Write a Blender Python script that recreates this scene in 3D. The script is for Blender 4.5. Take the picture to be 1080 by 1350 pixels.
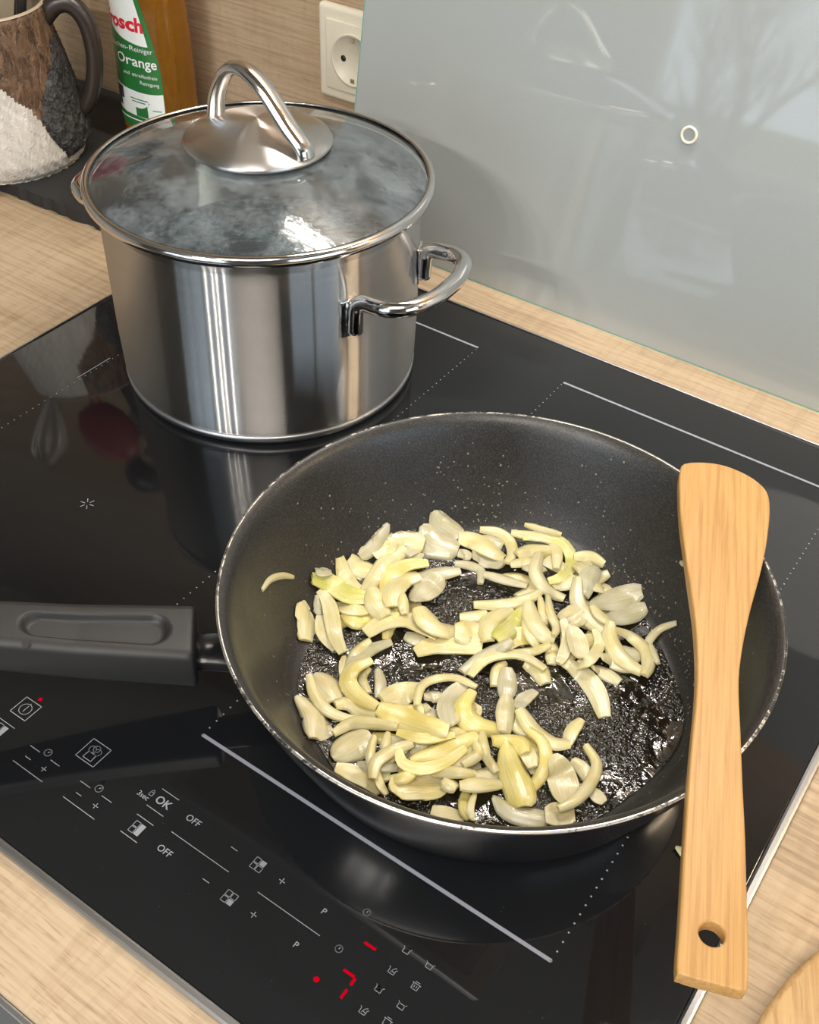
import bpy, bmesh, math, random
from mathutils import Vector, Matrix
random.seed(7)
S = bpy.context.scene
for o in list(bpy.data.objects): bpy.data.objects.remove(o)
COL = S.collection
PI = math.pi
# ------------------------------------------------------------------ camera
F = 1463.2                                   # focal length in pixels of the 1080 x 1350 frame
CAM = Vector((0.5956, -0.6365, 0.4590))
RT = Vector((0.82189787, 0.56874617, 0.03180694))
UP = Vector((-0.40440663, 0.54326374, 0.73574438))
FW = Vector((-0.40117224, 0.61756968, -0.67651203))
cd = bpy.data.cameras.new('camera'); cam = bpy.data.objects.new('camera', cd); COL.objects.link(cam)
cd.sensor_fit = 'HORIZONTAL'; cd.sensor_width = 36.0; cd.lens = F / 1080 * 36.0; cd.clip_start = 0.01
cam.matrix_world = Matrix(((RT.x, UP.x, -FW.x, CAM.x), (RT.y, UP.y, -FW.y, CAM.y), (RT.z, UP.z, -FW.z, CAM.z), (0, 0, 0, 1)))
S.camera = cam
def ray(px, py): return FW + RT * ((px - 540) / F) - UP * ((py - 675) / F)
def G(px, py, z=0.0):                        # pixel -> point on the horizontal plane at height z
    d = ray(px, py); return CAM + d * ((z - CAM.z) / d.z)
def GY(px, py, y):                           # pixel -> point on a plane parallel to the back wall
    d = ray(px, py); return CAM + d * ((y - CAM.y) / d.y)
def PX(P):
    d = Vector(P) - CAM; z = d.dot(FW); return (540 + F * d.dot(RT) / z, 675 - F * d.dot(UP) / z)
def ppm(P): return F / (Vector(P) - CAM).dot(FW)   # pixels per metre at a point
# ------------------------------------------------------------------ world, exposure, lights
W = bpy.data.worlds.new('world'); S.world = W; W.use_nodes = True
bgn = W.node_tree.nodes['Background']; bgn.inputs[0].default_value = (0.68, 0.84, 1.0, 1); bgn.inputs[1].default_value = 3.2
vs = S.view_settings; vs.view_transform = 'Standard'; vs.look = 'None'; vs.gamma = 1.0; vs.use_curve_mapping = False
vs.exposure = 0.05
def area(name, loc, target, sx, sy, power, col=(1, 1, 1), shape='RECTANGLE', portal=False, spread=180):
    l = bpy.data.lights.new(name, 'AREA'); l.shape = shape; l.size = sx; l.size_y = sy; l.energy = power; l.color = col
    l.spread = math.radians(spread)
    if portal: l.cycles.is_portal = True
    o = bpy.data.objects.new(name, l); COL.objects.link(o); o.location = loc
    o.rotation_euler = (Vector(target) - Vector(loc)).to_track_quat('-Z', 'Y').to_euler(); return o
WX0, WX1, WZ0, WZ1, WY = -0.86, 1.15, -0.24, 1.15, -3.0      # the window in the wall behind the cook
area('window_portal', ((WX0 + WX1) / 2, WY + .0, (WZ0 + WZ1) / 2), ((WX0 + WX1) / 2, 0, (WZ0 + WZ1) / 2), WX1 - WX0, WZ1 - WZ0, 1, portal=True)
RX, RY0, RY1, RZ0, RZ1 = 2.2, -1.6, -0.1, -0.1, 1.1           # the window in the right-hand wall
area('side_window_portal', (RX, (RY0 + RY1) / 2, (RZ0 + RZ1) / 2), (0, (RY0 + RY1) / 2, (RZ0 + RZ1) / 2), RY1 - RY0, RZ1 - RZ0, 1, portal=True)
area('ceiling_lamp_light', (0.75, -1.2, 1.50), (0.75, -1.2, 0), .9, .9, 23, (1, .93, .84), 'DISK')
SPOTS = [(0.12, -2.4, 1.45), (0.32, -2.4, 1.45), (0.44, -2.4, 1.45), (0.66, -2.4, 1.45)]
for p in SPOTS: area('track_spot_light', p, (0.3, -.3, 0), .02, .02, 2.8, (1, .95, .88), 'DISK', spread=120)
HLED = (0.30, 0.055, 0.743)
area('hood_led_light', HLED, (HLED[0], HLED[1], 0), .44, .026, 4.6, (1, .95, .88))
area('cabinet_strip_light', (1.05, 0.03, 0.545), (1.0, -.1, 0), .30, .02, 2.6, (1, .78, .52))
# ------------------------------------------------------------------ helpers
def tag(o, label=None, cat=None, group=None, kind=None):
    if label: o['label'] = label
    if cat: o['category'] = cat
    if group: o['group'] = group
    if kind: o['kind'] = kind
    return o
def link(name, me, mat=None, parent=None, smooth=True):
    o = bpy.data.objects.new(name, me); COL.objects.link(o)
    if mat is not None and len(me.materials) == 0: me.materials.append(mat)
    if smooth and len(me.polygons): me.polygons.foreach_set('use_smooth', [True] * len(me.polygons))
    if parent is not None: o.parent = parent
    return o
def empty(name, loc=(0, 0, 0), rz=0):
    o = bpy.data.objects.new(name, None); COL.objects.link(o); o.location = loc; o.rotation_euler = (0, 0, rz); o.empty_display_size = .02
    return o
def mesh(name, v, f):
    me = bpy.data.meshes.new(name); me.from_pydata([tuple(p) for p in v], [], f); me.update(); return me
def fromlocal(o, parent):                    # keep world placement of a part modelled in world space
    o.parent = parent; o.matrix_parent_inverse = Matrix.Translation(-Vector(parent.location)) if parent.rotation_euler.z == 0 else parent.matrix_basis.inverted()
    return o
def sharp(o, ang=40):
    me = o.data; bm = bmesh.new(); bm.from_mesh(me)
    for e in bm.edges:
        if len(e.link_faces) == 2 and e.calc_face_angle(0) > math.radians(ang): e.smooth = False
    bm.to_mesh(me); bm.free()
def box_mesh(name, x0, x1, y0, y1, z0, z1, bev=0.0, seg=2):
    bm = bmesh.new(); bmesh.ops.create_cube(bm, size=1)
    for v in bm.verts: v.co = Vector(((x0 + x1) / 2 + v.co.x * (x1 - x0), (y0 + y1) / 2 + v.co.y * (y1 - y0), (z0 + z1) / 2 + v.co.z * (z1 - z0)))
    if bev: bmesh.ops.bevel(bm, geom=bm.edges[:], offset=bev, segments=seg, affect='EDGES', profile=.5)
    me = bpy.data.meshes.new(name); bm.to_mesh(me); bm.free(); return me
def lathe_mesh(name, prof, n=96, cx=0, cy=0, closed=False, a0=0, a1=2 * PI):
    full = abs(a1 - a0 - 2 * PI) < 1e-6
    m = n if full else n + 1
    v, f = [], []
    for (r, z) in prof:
        for i in range(m):
            a = a0 + (a1 - a0) * i / n; v.append((cx + r * math.cos(a), cy + r * math.sin(a), z))
    L = len(prof)
    for j in range(L if closed else L - 1):
        k = (j + 1) % L
        for i in range(n):
            i2 = (i + 1) % m
            f.append((j * m + i, j * m + i2, k * m + i2, k * m + i))
    me = mesh(name, v, f)
    bm = bmesh.new(); bm.from_mesh(me); bmesh.ops.remove_doubles(bm, verts=bm.verts, dist=1e-6); bmesh.ops.recalc_face_normals(bm, faces=bm.faces); bm.to_mesh(me); bm.free()
    return me
def spline(pts, n=10, closed=False):
    P = [Vector(p) for p in pts]; out = []
    m = len(P); segs = m if closed else m - 1
    for i in range(segs):
        if closed: a, b, c, d = P[(i - 1) % m], P[i], P[(i + 1) % m], P[(i + 2) % m]
        else:
            b, c = P[i], P[i + 1]; a = P[i - 1] if i > 0 else b * 2 - c; d = P[i + 2] if i + 2 < m else c * 2 - b
        for k in range(n):
            t = k / n
            out.append(.5 * ((2 * b) + (c - a) * t + (2 * a - 5 * b + 4 * c - d) * t * t + (3 * b - a - 3 * c + d) * t ** 3))
    if not closed: out.append(P[-1])
    return out
def tube_mesh(name, path, r, n=16, up=(0, 0, 1), flat=1.0, cap=True):
    path = [Vector(p) for p in path]; v, f = [], []
    rr = r if callable(r) else (lambda t: r)
    L = len(path); side = None
    for i, p in enumerate(path):
        t = (path[min(i + 1, L - 1)] - path[max(i - 1, 0)]).normalized()
        if side is None:
            u = Vector(up)
            if abs(t.dot(u)) > .98: u = Vector((1, 0, 0))
            side = t.cross(u).normalized()
        side = (side - t * side.dot(t)).normalized(); nn = side.cross(t)
        q = rr(i / (L - 1))
        for k in range(n):
            a = 2 * PI * k / n; v.append(p + side * (q * math.cos(a)) + nn * (q * flat * math.sin(a)))
    for i in range(L - 1):
        for k in range(n):
            k2 = (k + 1) % n; f.append((i * n + k, i * n + k2, (i + 1) * n + k2, (i + 1) * n + k))
    if cap: f.append(tuple(range(n))[::-1]); f.append(tuple((L - 1) * n + k for k in range(n)))
    me = mesh(name, v, f); bm = bmesh.new(); bm.from_mesh(me); bmesh.ops.recalc_face_normals(bm, faces=bm.faces); bm.to_mesh(me); bm.free(); return me
def curve_mesh(name, loops, extrude, bevel=0, res=2):
    cu = bpy.data.curves.new(name, 'CURVE'); cu.dimensions = '2D'; cu.fill_mode = 'BOTH'; cu.extrude = extrude; cu.bevel_depth = bevel; cu.bevel_resolution = res
    for lp in loops:
        s = cu.splines.new('POLY'); s.points.add(len(lp) - 1); s.use_cyclic_u = True
        for q, p in zip(s.points, lp): q.co = (p[0], p[1], 0, 1)
    o = bpy.data.objects.new(name, cu); COL.objects.link(o)
    me = bpy.data.meshes.new_from_object(o.evaluated_get(bpy.context.evaluated_depsgraph_get())); bpy.data.objects.remove(o); me.name = name
    return me
def text_mesh(txt, size, extrude=0.0, bold=0.0, align='CENTER'):
    cu = bpy.data.curves.new('lettering', 'FONT'); cu.body = txt; cu.size = size; cu.extrude = extrude; cu.align_x = align; cu.align_y = 'CENTER'; cu.offset = bold; cu.resolution_u = 3
    o = bpy.data.objects.new('lettering', cu); COL.objects.link(o); bpy.context.view_layer.update()
    me = bpy.data.meshes.new_from_object(o.evaluated_get(bpy.context.evaluated_depsgraph_get())); bpy.data.objects.remove(o); return me
# ------------------------------------------------------------------ materials
class NT:
    def __init__(s, name):
        s.m = bpy.data.materials.new(name); s.m.use_nodes = True; s.t = s.m.node_tree; s.b = s.t.nodes['Principled BSDF']; s.out = s.t.nodes['Material Output']
    def n(s, ty, **kw):
        x = s.t.nodes.new(ty)
        for k, v in kw.items():
            if k.startswith('_'): setattr(x, k[1:], v)
            else: x.inputs[k.replace('__', ' ')].default_value = v
        return x
    def l(s, a, b): s.t.links.new(a, b)
    def coord(s, kind='Object', scale=(1, 1, 1), rot=(0, 0, 0)):
        c = s.n('ShaderNodeTexCoord'); m = s.n('ShaderNodeMapping'); m.inputs['Scale'].default_value = scale; m.inputs['Rotation'].default_value = rot
        s.l(c.outputs[kind], m.inputs[0]); return m.outputs[0]
    def noise(s, vec, scale, detail=3, rough=.5, dist=0):
        x = s.n('ShaderNodeTexNoise', Scale=scale, Detail=detail, Roughness=rough, Distortion=dist); s.l(vec, x.inputs['Vector']); return x.outputs['Fac']
    def ramp(s, fac, stops):
        r = s.n('ShaderNodeValToRGB'); e = r.color_ramp.elements
        while len(e) < len(stops): e.new(.5)
        for x, (p, c) in zip(e, stops): x.position = p; x.color = (*c, 1) if len(c) == 3 else c
        s.l(fac, r.inputs[0]); return r.outputs[0]
    def mix(s, fac, a, b, mode='MIX'):
        x = s.n('ShaderNodeMix'); x.data_type = 'RGBA'; x.blend_type = mode
        for sock, val in ((x.inputs[0], fac), (x.inputs[6], a), (x.inputs[7], b)):
            if hasattr(val, 'is_linked'): s.l(val, sock)
            elif isinstance(val, (int, float)): sock.default_value = val
            else: sock.default_value = (*val, 1)
        return x.outputs[2]
    def bump(s, h, strength=.3, dist=.001, normal=None):
        x = s.n('ShaderNodeBump', Strength=strength, Distance=dist); s.l(h, x.inputs['Height'])
        if normal is not None: s.l(normal, x.inputs['Normal'])
        return x.outputs[0]
    def math(s, op, a, b=0.0):
        x = s.n('ShaderNodeMath'); x.operation = op
        for sock, v in ((x.inputs[0], a), (x.inputs[1], b)):
            if hasattr(v, 'is_linked'): s.l(v, sock)
            else: sock.default_value = v
        return x.outputs[0]
def plain(name, col, rough=.5, metal=0.0, bump=0, bscale=300, **kw):
    t = NT(name); b = t.b; b.inputs['Roughness'].default_value = rough; b.inputs['Metallic'].default_value = metal
    v = t.coord(); nz = t.noise(v, bscale, 3)
    t.l(t.mix(.5, t.mix(nz, tuple(c * .9 for c in col), tuple(min(1, c * 1.1) for c in col)), col), b.inputs['Base Color'])
    if bump: t.l(t.bump(nz, bump, .0006), b.inputs['Normal'])
    for k, val in kw.items(): b.inputs[k.replace('__', ' ')].default_value = val
    return t.m
def wood(name, base, dark, light, scale=1.0, rough=.42, rot=(0, 0, 0), coord='Object', ripple=.35, streak=.5, pores=.5):
    t = NT(name); b = t.b
    v = t.coord(coord, (scale, scale, scale), rot)
    warp = t.n('ShaderNodeMapping'); warp.inputs['Scale'].default_value = (2.2, 14, 14); t.l(v, warp.inputs[0])
    broad = t.noise(warp.outputs[0], 1.5, 4, .55, .6)
    m2 = t.n('ShaderNodeMapping'); m2.inputs['Scale'].default_value = (9, 330, 330); t.l(v, m2.inputs[0])
    fine = t.noise(m2.outputs[0], 1.0, 4, .6, .15)
    m3 = t.n('ShaderNodeMapping'); m3.inputs['Scale'].default_value = (75, 9, 9); t.l(v, m3.inputs[0])
    rip = t.noise(m3.outputs[0], 1.0, 3, .6, 1.8)
    m4 = t.n('ShaderNodeMapping'); m4.inputs['Scale'].default_value = (70, 900, 900); t.l(v, m4.inputs[0])
    pore = t.noise(m4.outputs[0], 1.0, 2, .5)
    c = t.ramp(broad, [(.28, dark), (.47, base), (.75, light)])
    fr = t.ramp(fine, [(.36, dark), (.52, base), (.8, light)])
    c = t.mix(streak, c, fr)
    rr = t.ramp(rip, [(.3, (.72, .66, .58)), (.55, (1, 1, 1))])
    c = t.mix(ripple, c, rr, 'MULTIPLY')
    c = t.mix(pores, c, t.ramp(pore, [(.30, (.55, .50, .44)), (.42, (1, 1, 1))]), 'MULTIPLY')
    t.l(c, b.inputs['Base Color']); b.inputs['Roughness'].default_value = rough
    t.l(t.bump(fine, .12, .0006), b.inputs['Normal'])
    return t.m
M = {}
M['worktop'] = wood('oak_laminate', (.47, .35, .225), (.29, .205, .125), (.56, .44, .31), 1.0, .45, ripple=.45, streak=.55)
M['wallwood'] = wood('oak_wall_laminate', (.46, .33, .21), (.28, .20, .125), (.55, .42, .28), 1.3, .5, ripple=.2, streak=.6)
M['spatula'] = wood('bamboo', (.47, .265, .085), (.37, .185, .052), (.55, .335, .125), 1.6, .42, ripple=.0, streak=.8, pores=.12)
M['board'] = wood('board_wood', (.55, .35, .15), (.32, .16, .05), (.64, .45, .23), 1.1, .5, rot=(0, 0, 1.15), ripple=.1)
def hobglass():
    t = NT('black_glass_ceramic'); b = t.b
    v = t.coord(); sp = t.noise(v, 900, 2, .5)
    col = t.ramp(sp, [(.72, (.008, .0086, .0098)), (.80, (.05, .05, .055))])
    t.l(col, b.inputs['Base Color']); b.inputs['Roughness'].default_value = .035; b.inputs['IOR'].default_value = 1.52
    sm = t.noise(v, 9, 4, .6); t.l(t.ramp(sm, [(.35, (.02,) * 3), (.75, (.10,) * 3)]), b.inputs['Roughness'])
    return t.m
M['hob'] = hobglass()
def steel(name, col=(.62, .60, .575), rough=.22, brushed=None, aniso=.0):
    t = NT(name); b = t.b; b.inputs['Metallic'].default_value = 1; b.inputs['Base Color'].default_value = (*col, 1); b.inputs['Roughness'].default_value = rough
    if brushed:
        v = t.coord('Object', brushed); nz = t.noise(v, 1.0, 3, .6)
        t.l(t.bump(nz, .10, .0002), b.inputs['Normal'])
        if aniso:
            b.inputs['Anisotropic'].default_value = aniso; b.inputs['Anisotropic Rotation'].default_value = .25
            tg = t.n('ShaderNodeTangent'); tg.direction_type = 'RADIAL'; tg.axis = 'Z'; t.l(tg.outputs[0], b.inputs['Tangent'])
    return t.m
def brushed_steel(name, col, r_long, r_iso, mixf, aniso):
    t = NT(name); t.t.nodes.remove(t.b)
    v = t.coord('Object', (7, 7, 2600)); nz = t.noise(v, 1.0, 3, .6)
    c = t.ramp(nz, [(.25, tuple(x * .86 for x in col)), (.75, tuple(min(1, x * 1.08) for x in col))])
    tg = t.n('ShaderNodeTangent'); tg.direction_type = 'RADIAL'; tg.axis = 'Z'
    a = t.n('ShaderNodeBsdfAnisotropic', Roughness=r_long, Anisotropy=aniso); t.l(c, a.inputs['Color']); t.l(tg.outputs[0], a.inputs['Tangent'])
    b = t.n('ShaderNodeBsdfAnisotropic', Roughness=r_iso); t.l(c, b.inputs['Color']); b.inputs['Anisotropy'].default_value = .5; t.l(tg.outputs[0], b.inputs['Tangent'])
    m = t.n('ShaderNodeMixShader'); m.inputs[0].default_value = mixf; t.l(a.outputs[0], m.inputs[1]); t.l(b.outputs[0], m.inputs[2]); t.l(m.outputs[0], t.out.inputs[0]); return t.m
M['steel_body'] = brushed_steel('brushed_steel', (.62, .595, .57), .24, .26, .34, .90)
M['steel'] = steel('polished_steel', (.68, .66, .64), .10)
M['steel_cap'] = steel('spun_steel', (.64, .61, .58), .30, (4, 4, 1500), .9)
M['steel_trim'] = steel('trim_steel', (.40, .40, .40), .34)
M['steel_dull'] = steel('dull_steel', (.42, .42, .43), .38)
M['chrome_dark'] = steel('dark_steel', (.30, .29, .28), .25)
M['ladle_black'] = plain('black_nylon', (.035, .034, .033), .28)
M['plastic_black'] = plain('soft_black_plastic', (.017, .0165, .0165), .48, bump=.15, bscale=2500)
M['black'] = plain('matt_black', (.012, .012, .012), .5)
M['pan_outer'] = plain('pan_enamel', (.010, .010, .011), .22)
M['cream'] = plain('cream_plastic', (.74, .68, .54), .35)
M['cream_dark'] = plain('cream_plastic_recess', (.70, .64, .50), .4)
M['print'] = plain('grey_print', (.27, .28, .31), .5)
M['print_line'] = plain('grey_line_print', (.27, .28, .33), .5)
M['red_silicone'] = plain('red_silicone', (.22, .008, .012), .4)
M['white_wall'] = plain('white_paint', (.72, .70, .66), .9)
M['grey_wall'] = plain('grey_paint', (.20, .19, .18), .9)
M['tile'] = plain('floor_tile', (.34, .33, .32), .25)
M['frame_white'] = plain('window_frame_white', (.8, .8, .8), .4)
M['bark'] = plain('tree_bark', (.06, .05, .04), .9)
M['grass'] = plain('lawn', (.10, .14, .05), .95)
def emis(name, col, st):
    t = NT(name); t.b.inputs['Emission Color'].default_value = (*col, 1); t.b.inputs['Emission Strength'].default_value = st; t.b.inputs['Base Color'].default_value = (.02, 0, 0, 1); t.b.inputs['Specular IOR Level'].default_value = 0; return t.m
M['red_led'] = emis('red_led', (1, .0, .018), .62)
def slate():
    t = NT('slate'); b = t.b; v = t.coord(); n1 = t.noise(v, 40, 8, .65); n2 = t.noise(v, 7, 4, .6)
    t.l(t.ramp(n2, [(.3, (.010, .010, .0105)), (.7, (.020, .0195, .0195))]), b.inputs['Base Color']); b.inputs['Roughness'].default_value = .6
    t.l(t.bump(n1, .5, .0015), b.inputs['Normal']); return t.m
M['slate'] = slate()
def panel_mat():
    t = NT('grey_satin_glass'); b = t.b; v = t.coord(); nz = t.noise(v, 1200, 2)
    t.l(t.ramp(nz, [(.3, (.325, .345, .335)), (.7, (.355, .375, .365))]), b.inputs['Base Color'])
    b.inputs['Roughness'].default_value = .42; b.inputs['Specular IOR Level'].default_value = .3
    b.inputs['Coat Weight'].default_value = 1.0; b.inputs['Coat Roughness'].default_value = .035; b.inputs['Coat IOR'].default_value = 1.58
    return t.m
M['panel'] = panel_mat()
M['glass_edge'] = plain('green_glass_edge', (.16, .40, .33), .15)
def nonstick():
    t = NT('nonstick_coating'); b = t.b; v = t.coord()
    sp = t.noise(v, 1300, 2, .5); lo = t.noise(v, 28, 4, .6)
    c = t.ramp(sp, [(.45, (.017, .016, .015)), (.70, (.05, .047, .044))])
    t.l(c, b.inputs['Base Color'])
    t.l(t.ramp(lo, [(.3, (.30,) * 3), (.7, (.44,) * 3)]), b.inputs['Roughness'])
    t.l(t.bump(sp, .25, .0004), b.inputs['Normal']); return t.m
M['nonstick'] = nonstick()
def worn_rim():
    t = NT('worn_rim'); b = t.b; v = t.coord(); nz = t.noise(v, 260, 5, .7); n2 = t.noise(v, 9, 2, .5)
    f = t.ramp(t.math('ADD', nz, t.math('MULTIPLY', n2, .7)), [(.78, (0, 0, 0)), (.90, (1, 1, 1))])
    t.l(t.mix(f, (.02, .02, .02), (.70, .66, .60)), b.inputs['Base Color']); t.l(f, b.inputs['Metallic']); b.inputs['Roughness'].default_value = .3; return t.m
M['worn_rim'] = worn_rim()
def oil():
    t = NT('cooking_oil'); b = t.b; v = t.coord()
    n1 = t.noise(v, 42, 3, .5, .6); n2 = t.noise(v, 330, 1.5, .5, .6); n3 = t.noise(v, 24, 3, .5); n4 = t.noise(v, 800, 1, .5)
    msk = t.ramp(n3, [(.42, (.08, .08, .08)), (.56, (1, 1, 1))])
    h = t.math('ADD', t.math('MULTIPLY', n1, 1.2), t.math('MULTIPLY', t.math('ADD', n2, t.math('MULTIPLY', n4, .3)), msk))
    bp = t.bump(h, 1.0, .0030); t.l(bp, b.inputs['Normal']); t.l(bp, b.inputs['Coat Normal'])
    t.l(t.ramp(n1, [(.3, (.004, .004, .004)), (.75, (.014, .012, .008))]), b.inputs['Base Color'])
    b.inputs['Roughness'].default_value = .10; b.inputs['IOR'].default_value = 1.55; b.inputs['Coat Weight'].default_value = 1.0; b.inputs['Coat Roughness'].default_value = .03
    return t.m
M['oil'] = oil()
M['droplet'] = plain('oil_droplet', (.22, .20, .15), .08)
def onion(name, c0, c1, c2, trans=0.0, sss=.25):
    t = NT(name); b = t.b; v = t.coord('UV', (1, 1, 1))
    m = t.n('ShaderNodeMapping'); m.inputs['Scale'].default_value = (1.6, 17, 1); t.l(v, m.inputs[0])
    veins = t.noise(m.outputs[0], 1.0, 3, .55, .25)
    blo = t.noise(t.coord('Object'), 85, 3, .5)
    info = t.n('ShaderNodeObjectInfo')
    c = t.mix(info.outputs['Random'], c0, c1)
    c = t.mix(t.ramp(blo, [(.40, (0, 0, 0)), (.68, (.9, .9, .9))]), c, c2)
    c = t.mix(t.ramp(veins, [(.38, (.45, .45, .45)), (.54, (0, 0, 0))]), c, (c0[0] * .74, c0[1] * .70, c0[2] * .50))
    t.l(c, b.inputs['Base Color']); b.inputs['Roughness'].default_value = .34; b.inputs['IOR'].default_value = 1.36
    b.inputs['Subsurface Weight'].default_value = sss; b.inputs['Subsurface Radius'].default_value = (.006, .005, .0022); b.inputs['Subsurface Scale'].default_value = .5
    b.inputs['Transmission Weight'].default_value = trans
    b.inputs['Coat Weight'].default_value = 1.0; b.inputs['Coat Roughness'].default_value = .11
    bp = t.bump(t.math('ADD', veins, t.math('MULTIPLY', blo, .6)), .32, .0009); t.l(bp, b.inputs['Normal']); t.l(bp, b.inputs['Coat Normal'])
    return t.m
M['on_c'] = onion('onion_cream', (.76, .68, .36), (.73, .63, .29), (.82, .76, .50), .14)
M['on_y'] = onion('onion_yellow', (.80, .68, .24), (.77, .64, .20), (.84, .75, .37), .12)
M['on_g'] = onion('onion_green', (.62, .62, .15), (.66, .62, .19), (.78, .72, .35), .14)
M['on_t'] = onion('onion_clear', (.70, .66, .45), (.72, .66, .43), (.82, .78, .60), .34)
M['on_w'] = onion('onion_white', (.74, .67, .40), (.71, .62, .34), (.82, .76, .53), .20)
def lidglass():
    t = NT('lid_glass'); t.t.nodes.remove(t.b)
    v = t.coord(); n1 = t.noise(v, 38, 5, .65, .6); n2 = t.noise(v, 300, 3, .6); n3 = t.noise(v, 14, 3, .6)
    fog = t.ramp(t.math('MULTIPLY', t.math('ADD', n1, t.math('MULTIPLY', n2, .5)), t.math('ADD', n3, .25)), [(.46, (.045,) * 3), (.74, (.20,) * 3)])
    bmp = t.bump(n2, .25, .0006)
    tr = t.n('ShaderNodeBsdfTransparent'); tr.inputs[0].default_value = (.86, .93, .92, 1)
    gl = t.n('ShaderNodeBsdfGlossy'); gl.inputs['Roughness'].default_value = .02
    g2 = t.n('ShaderNodeBsdfGlossy'); g2.inputs['Roughness'].default_value = .10; t.l(bmp, g2.inputs['Normal'])
    df = t.n('ShaderNodeBsdfDiffuse'); df.inputs[0].default_value = (.62, .72, .78, 1)
    fr = t.n('ShaderNodeFresnel'); fr.inputs[0].default_value = 1.5
    fr2 = t.n('ShaderNodeFresnel'); fr2.inputs[0].default_value = 1.6; t.l(bmp, fr2.inputs['Normal'])
    a = t.n('ShaderNodeMixShader'); t.l(fog, a.inputs[0]); t.l(tr.outputs[0], a.inputs[1]); t.l(df.outputs[0], a.inputs[2])
    b_ = t.n('ShaderNodeMixShader'); t.l(fr2.outputs[0], b_.inputs[0]); t.l(a.outputs[0], b_.inputs[1]); t.l(g2.outputs[0], b_.inputs[2])
    c = t.n('ShaderNodeMixShader'); t.l(fr.outputs[0], c.inputs[0]); t.l(b_.outputs[0], c.inputs[1]); t.l(gl.outputs[0], c.inputs[2])
    t.l(c.outputs[0], t.out.inputs[0]); return t.m
M['lid_glass'] = lidglass()
def water():
    t = NT('pot_water'); b = t.b; v = t.coord(); n1 = t.noise(v, 60, 4, .6); n2 = t.noise(v, 240, 3, .6)
    t.l(t.ramp(n1, [(.50, (.045, .055, .062)), (.80, (.20, .24, .27))]), b.inputs['Base Color']); b.inputs['Roughness'].default_value = .08
    t.l(t.bump(t.math('ADD', n1, n2), .7, .003), b.inputs['Normal']); return t.m
M['water'] = water()
def amber():
    t = NT('amber_liquid'); b = t.b; b.inputs['Base Color'].default_value = (.78, .36, .045, 1); b.inputs['Transmission Weight'].default_value = .75; b.inputs['Roughness'].default_value = .08; b.inputs['IOR'].default_value = 1.36
    v = t.coord(); nz = t.noise(v, 60, 2); t.l(t.mix(nz, (.46, .19, .02), (.58, .27, .035)), b.inputs['Base Color']); return t.m
M['amber'] = amber()
M['label_green'] = plain('label_green', (.022, .155, .035), .35)
M['label_white'] = plain('label_white', (.78, .80, .76), .35)
M['label_red'] = plain('label_red', (.62, .02, .04), .35)
M['label_leaf'] = plain('label_leaf', (.10, .36, .10), .35)
M['label_dark'] = plain('label_dark', (.05, .05, .06), .35)
def feathers(name, c0, c1, sc=(60, 60, 14), st=.9, rough=.5):
    t = NT(name); b = t.b; v = t.coord('Object', sc); nz = t.noise(v, 1.0, 5, .6, .9)
    t.l(t.ramp(nz, [(.35, c0), (.65, c1)]), b.inputs['Base Color']); b.inputs['Roughness'].default_value = rough
    t.l(t.bump(nz, st, .0035), b.inputs['Normal']); return t.m
M['mug_brown'] = feathers('mug_brown_glaze', (.055, .028, .014), (.22, .13, .075), (150, 150, 60))
M['mug_white'] = feathers('mug_white_glaze', (.52, .48, .42), (.66, .63, .58), (110, 110, 30), .8)
M['mug_wing'] = feathers('mug_wing_glaze', (.009, .008, .008), (.07, .066, .062), (170, 170, 190), 1.0, .35)
M['mug_handle'] = plain('mug_handle_glaze', (.030, .021, .017), .32)
M['mug_inside'] = plain('mug_inside_glaze', (.42, .34, .24), .4)
# ------------------------------------------------------------------ room shell
WT = -0.003                                   # top of the worktop; the glass top of the hob is z = 0
FZ, CZ, WALL = -0.91, 1.62, 0.112
X0R, X1R, Y0R = -1.9, RX, WY
def shell(name, me, mat): return tag(link(name, me, mat, smooth=False), kind='structure')
shell('floor', box_mesh('floor', X0R, X1R, Y0R, WALL, FZ - .05, FZ), M['tile'])
shell('ceiling', box_mesh('ceiling', X0R, X1R, Y0R, WALL, CZ, CZ + .05), M['white_wall'])
tag(shell('wall_back', box_mesh('wall_back', X0R, X1R, WALL, WALL + .05, FZ, CZ), M['wallwood']), 'light oak wood-grain back wall behind the hob')
shell('wall_left', box_mesh('wall_left', X0R - .05, X0R, Y0R, WALL + .05, FZ, CZ), M['white_wall'])
def holed_wall(name, axis, at, th, a0, a1, h0, h1):   # wall with one opening; axis 'y': wall at y=at, 'x': at x=at
    lo, hi = (X0R, X1R) if axis == 'y' else (Y0R, WALL + .05)
    bm = bmesh.new()
    for (u0, u1, z0, z1) in ((lo, a0, FZ, CZ), (a1, hi, FZ, CZ), (a0, a1, FZ, h0), (a0, a1, h1, CZ)):
        me = box_mesh('p', u0, u1, at - th, at, z0, z1) if axis == 'y' else box_mesh('p', at, at + th, u0, u1, z0, z1)
        bm.from_mesh(me); bpy.data.meshes.remove(me)
    me = bpy.data.meshes.new(name); bm.to_mesh(me); bm.free(); return shell(name, me, M['grey_wall'])
holed_wall('wall_front', 'y', WY, .12, WX0, WX1, WZ0, WZ1)
holed_wall('wall_right', 'x', RX, .12, RY0, RY1, RZ0, RZ1)
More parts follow.
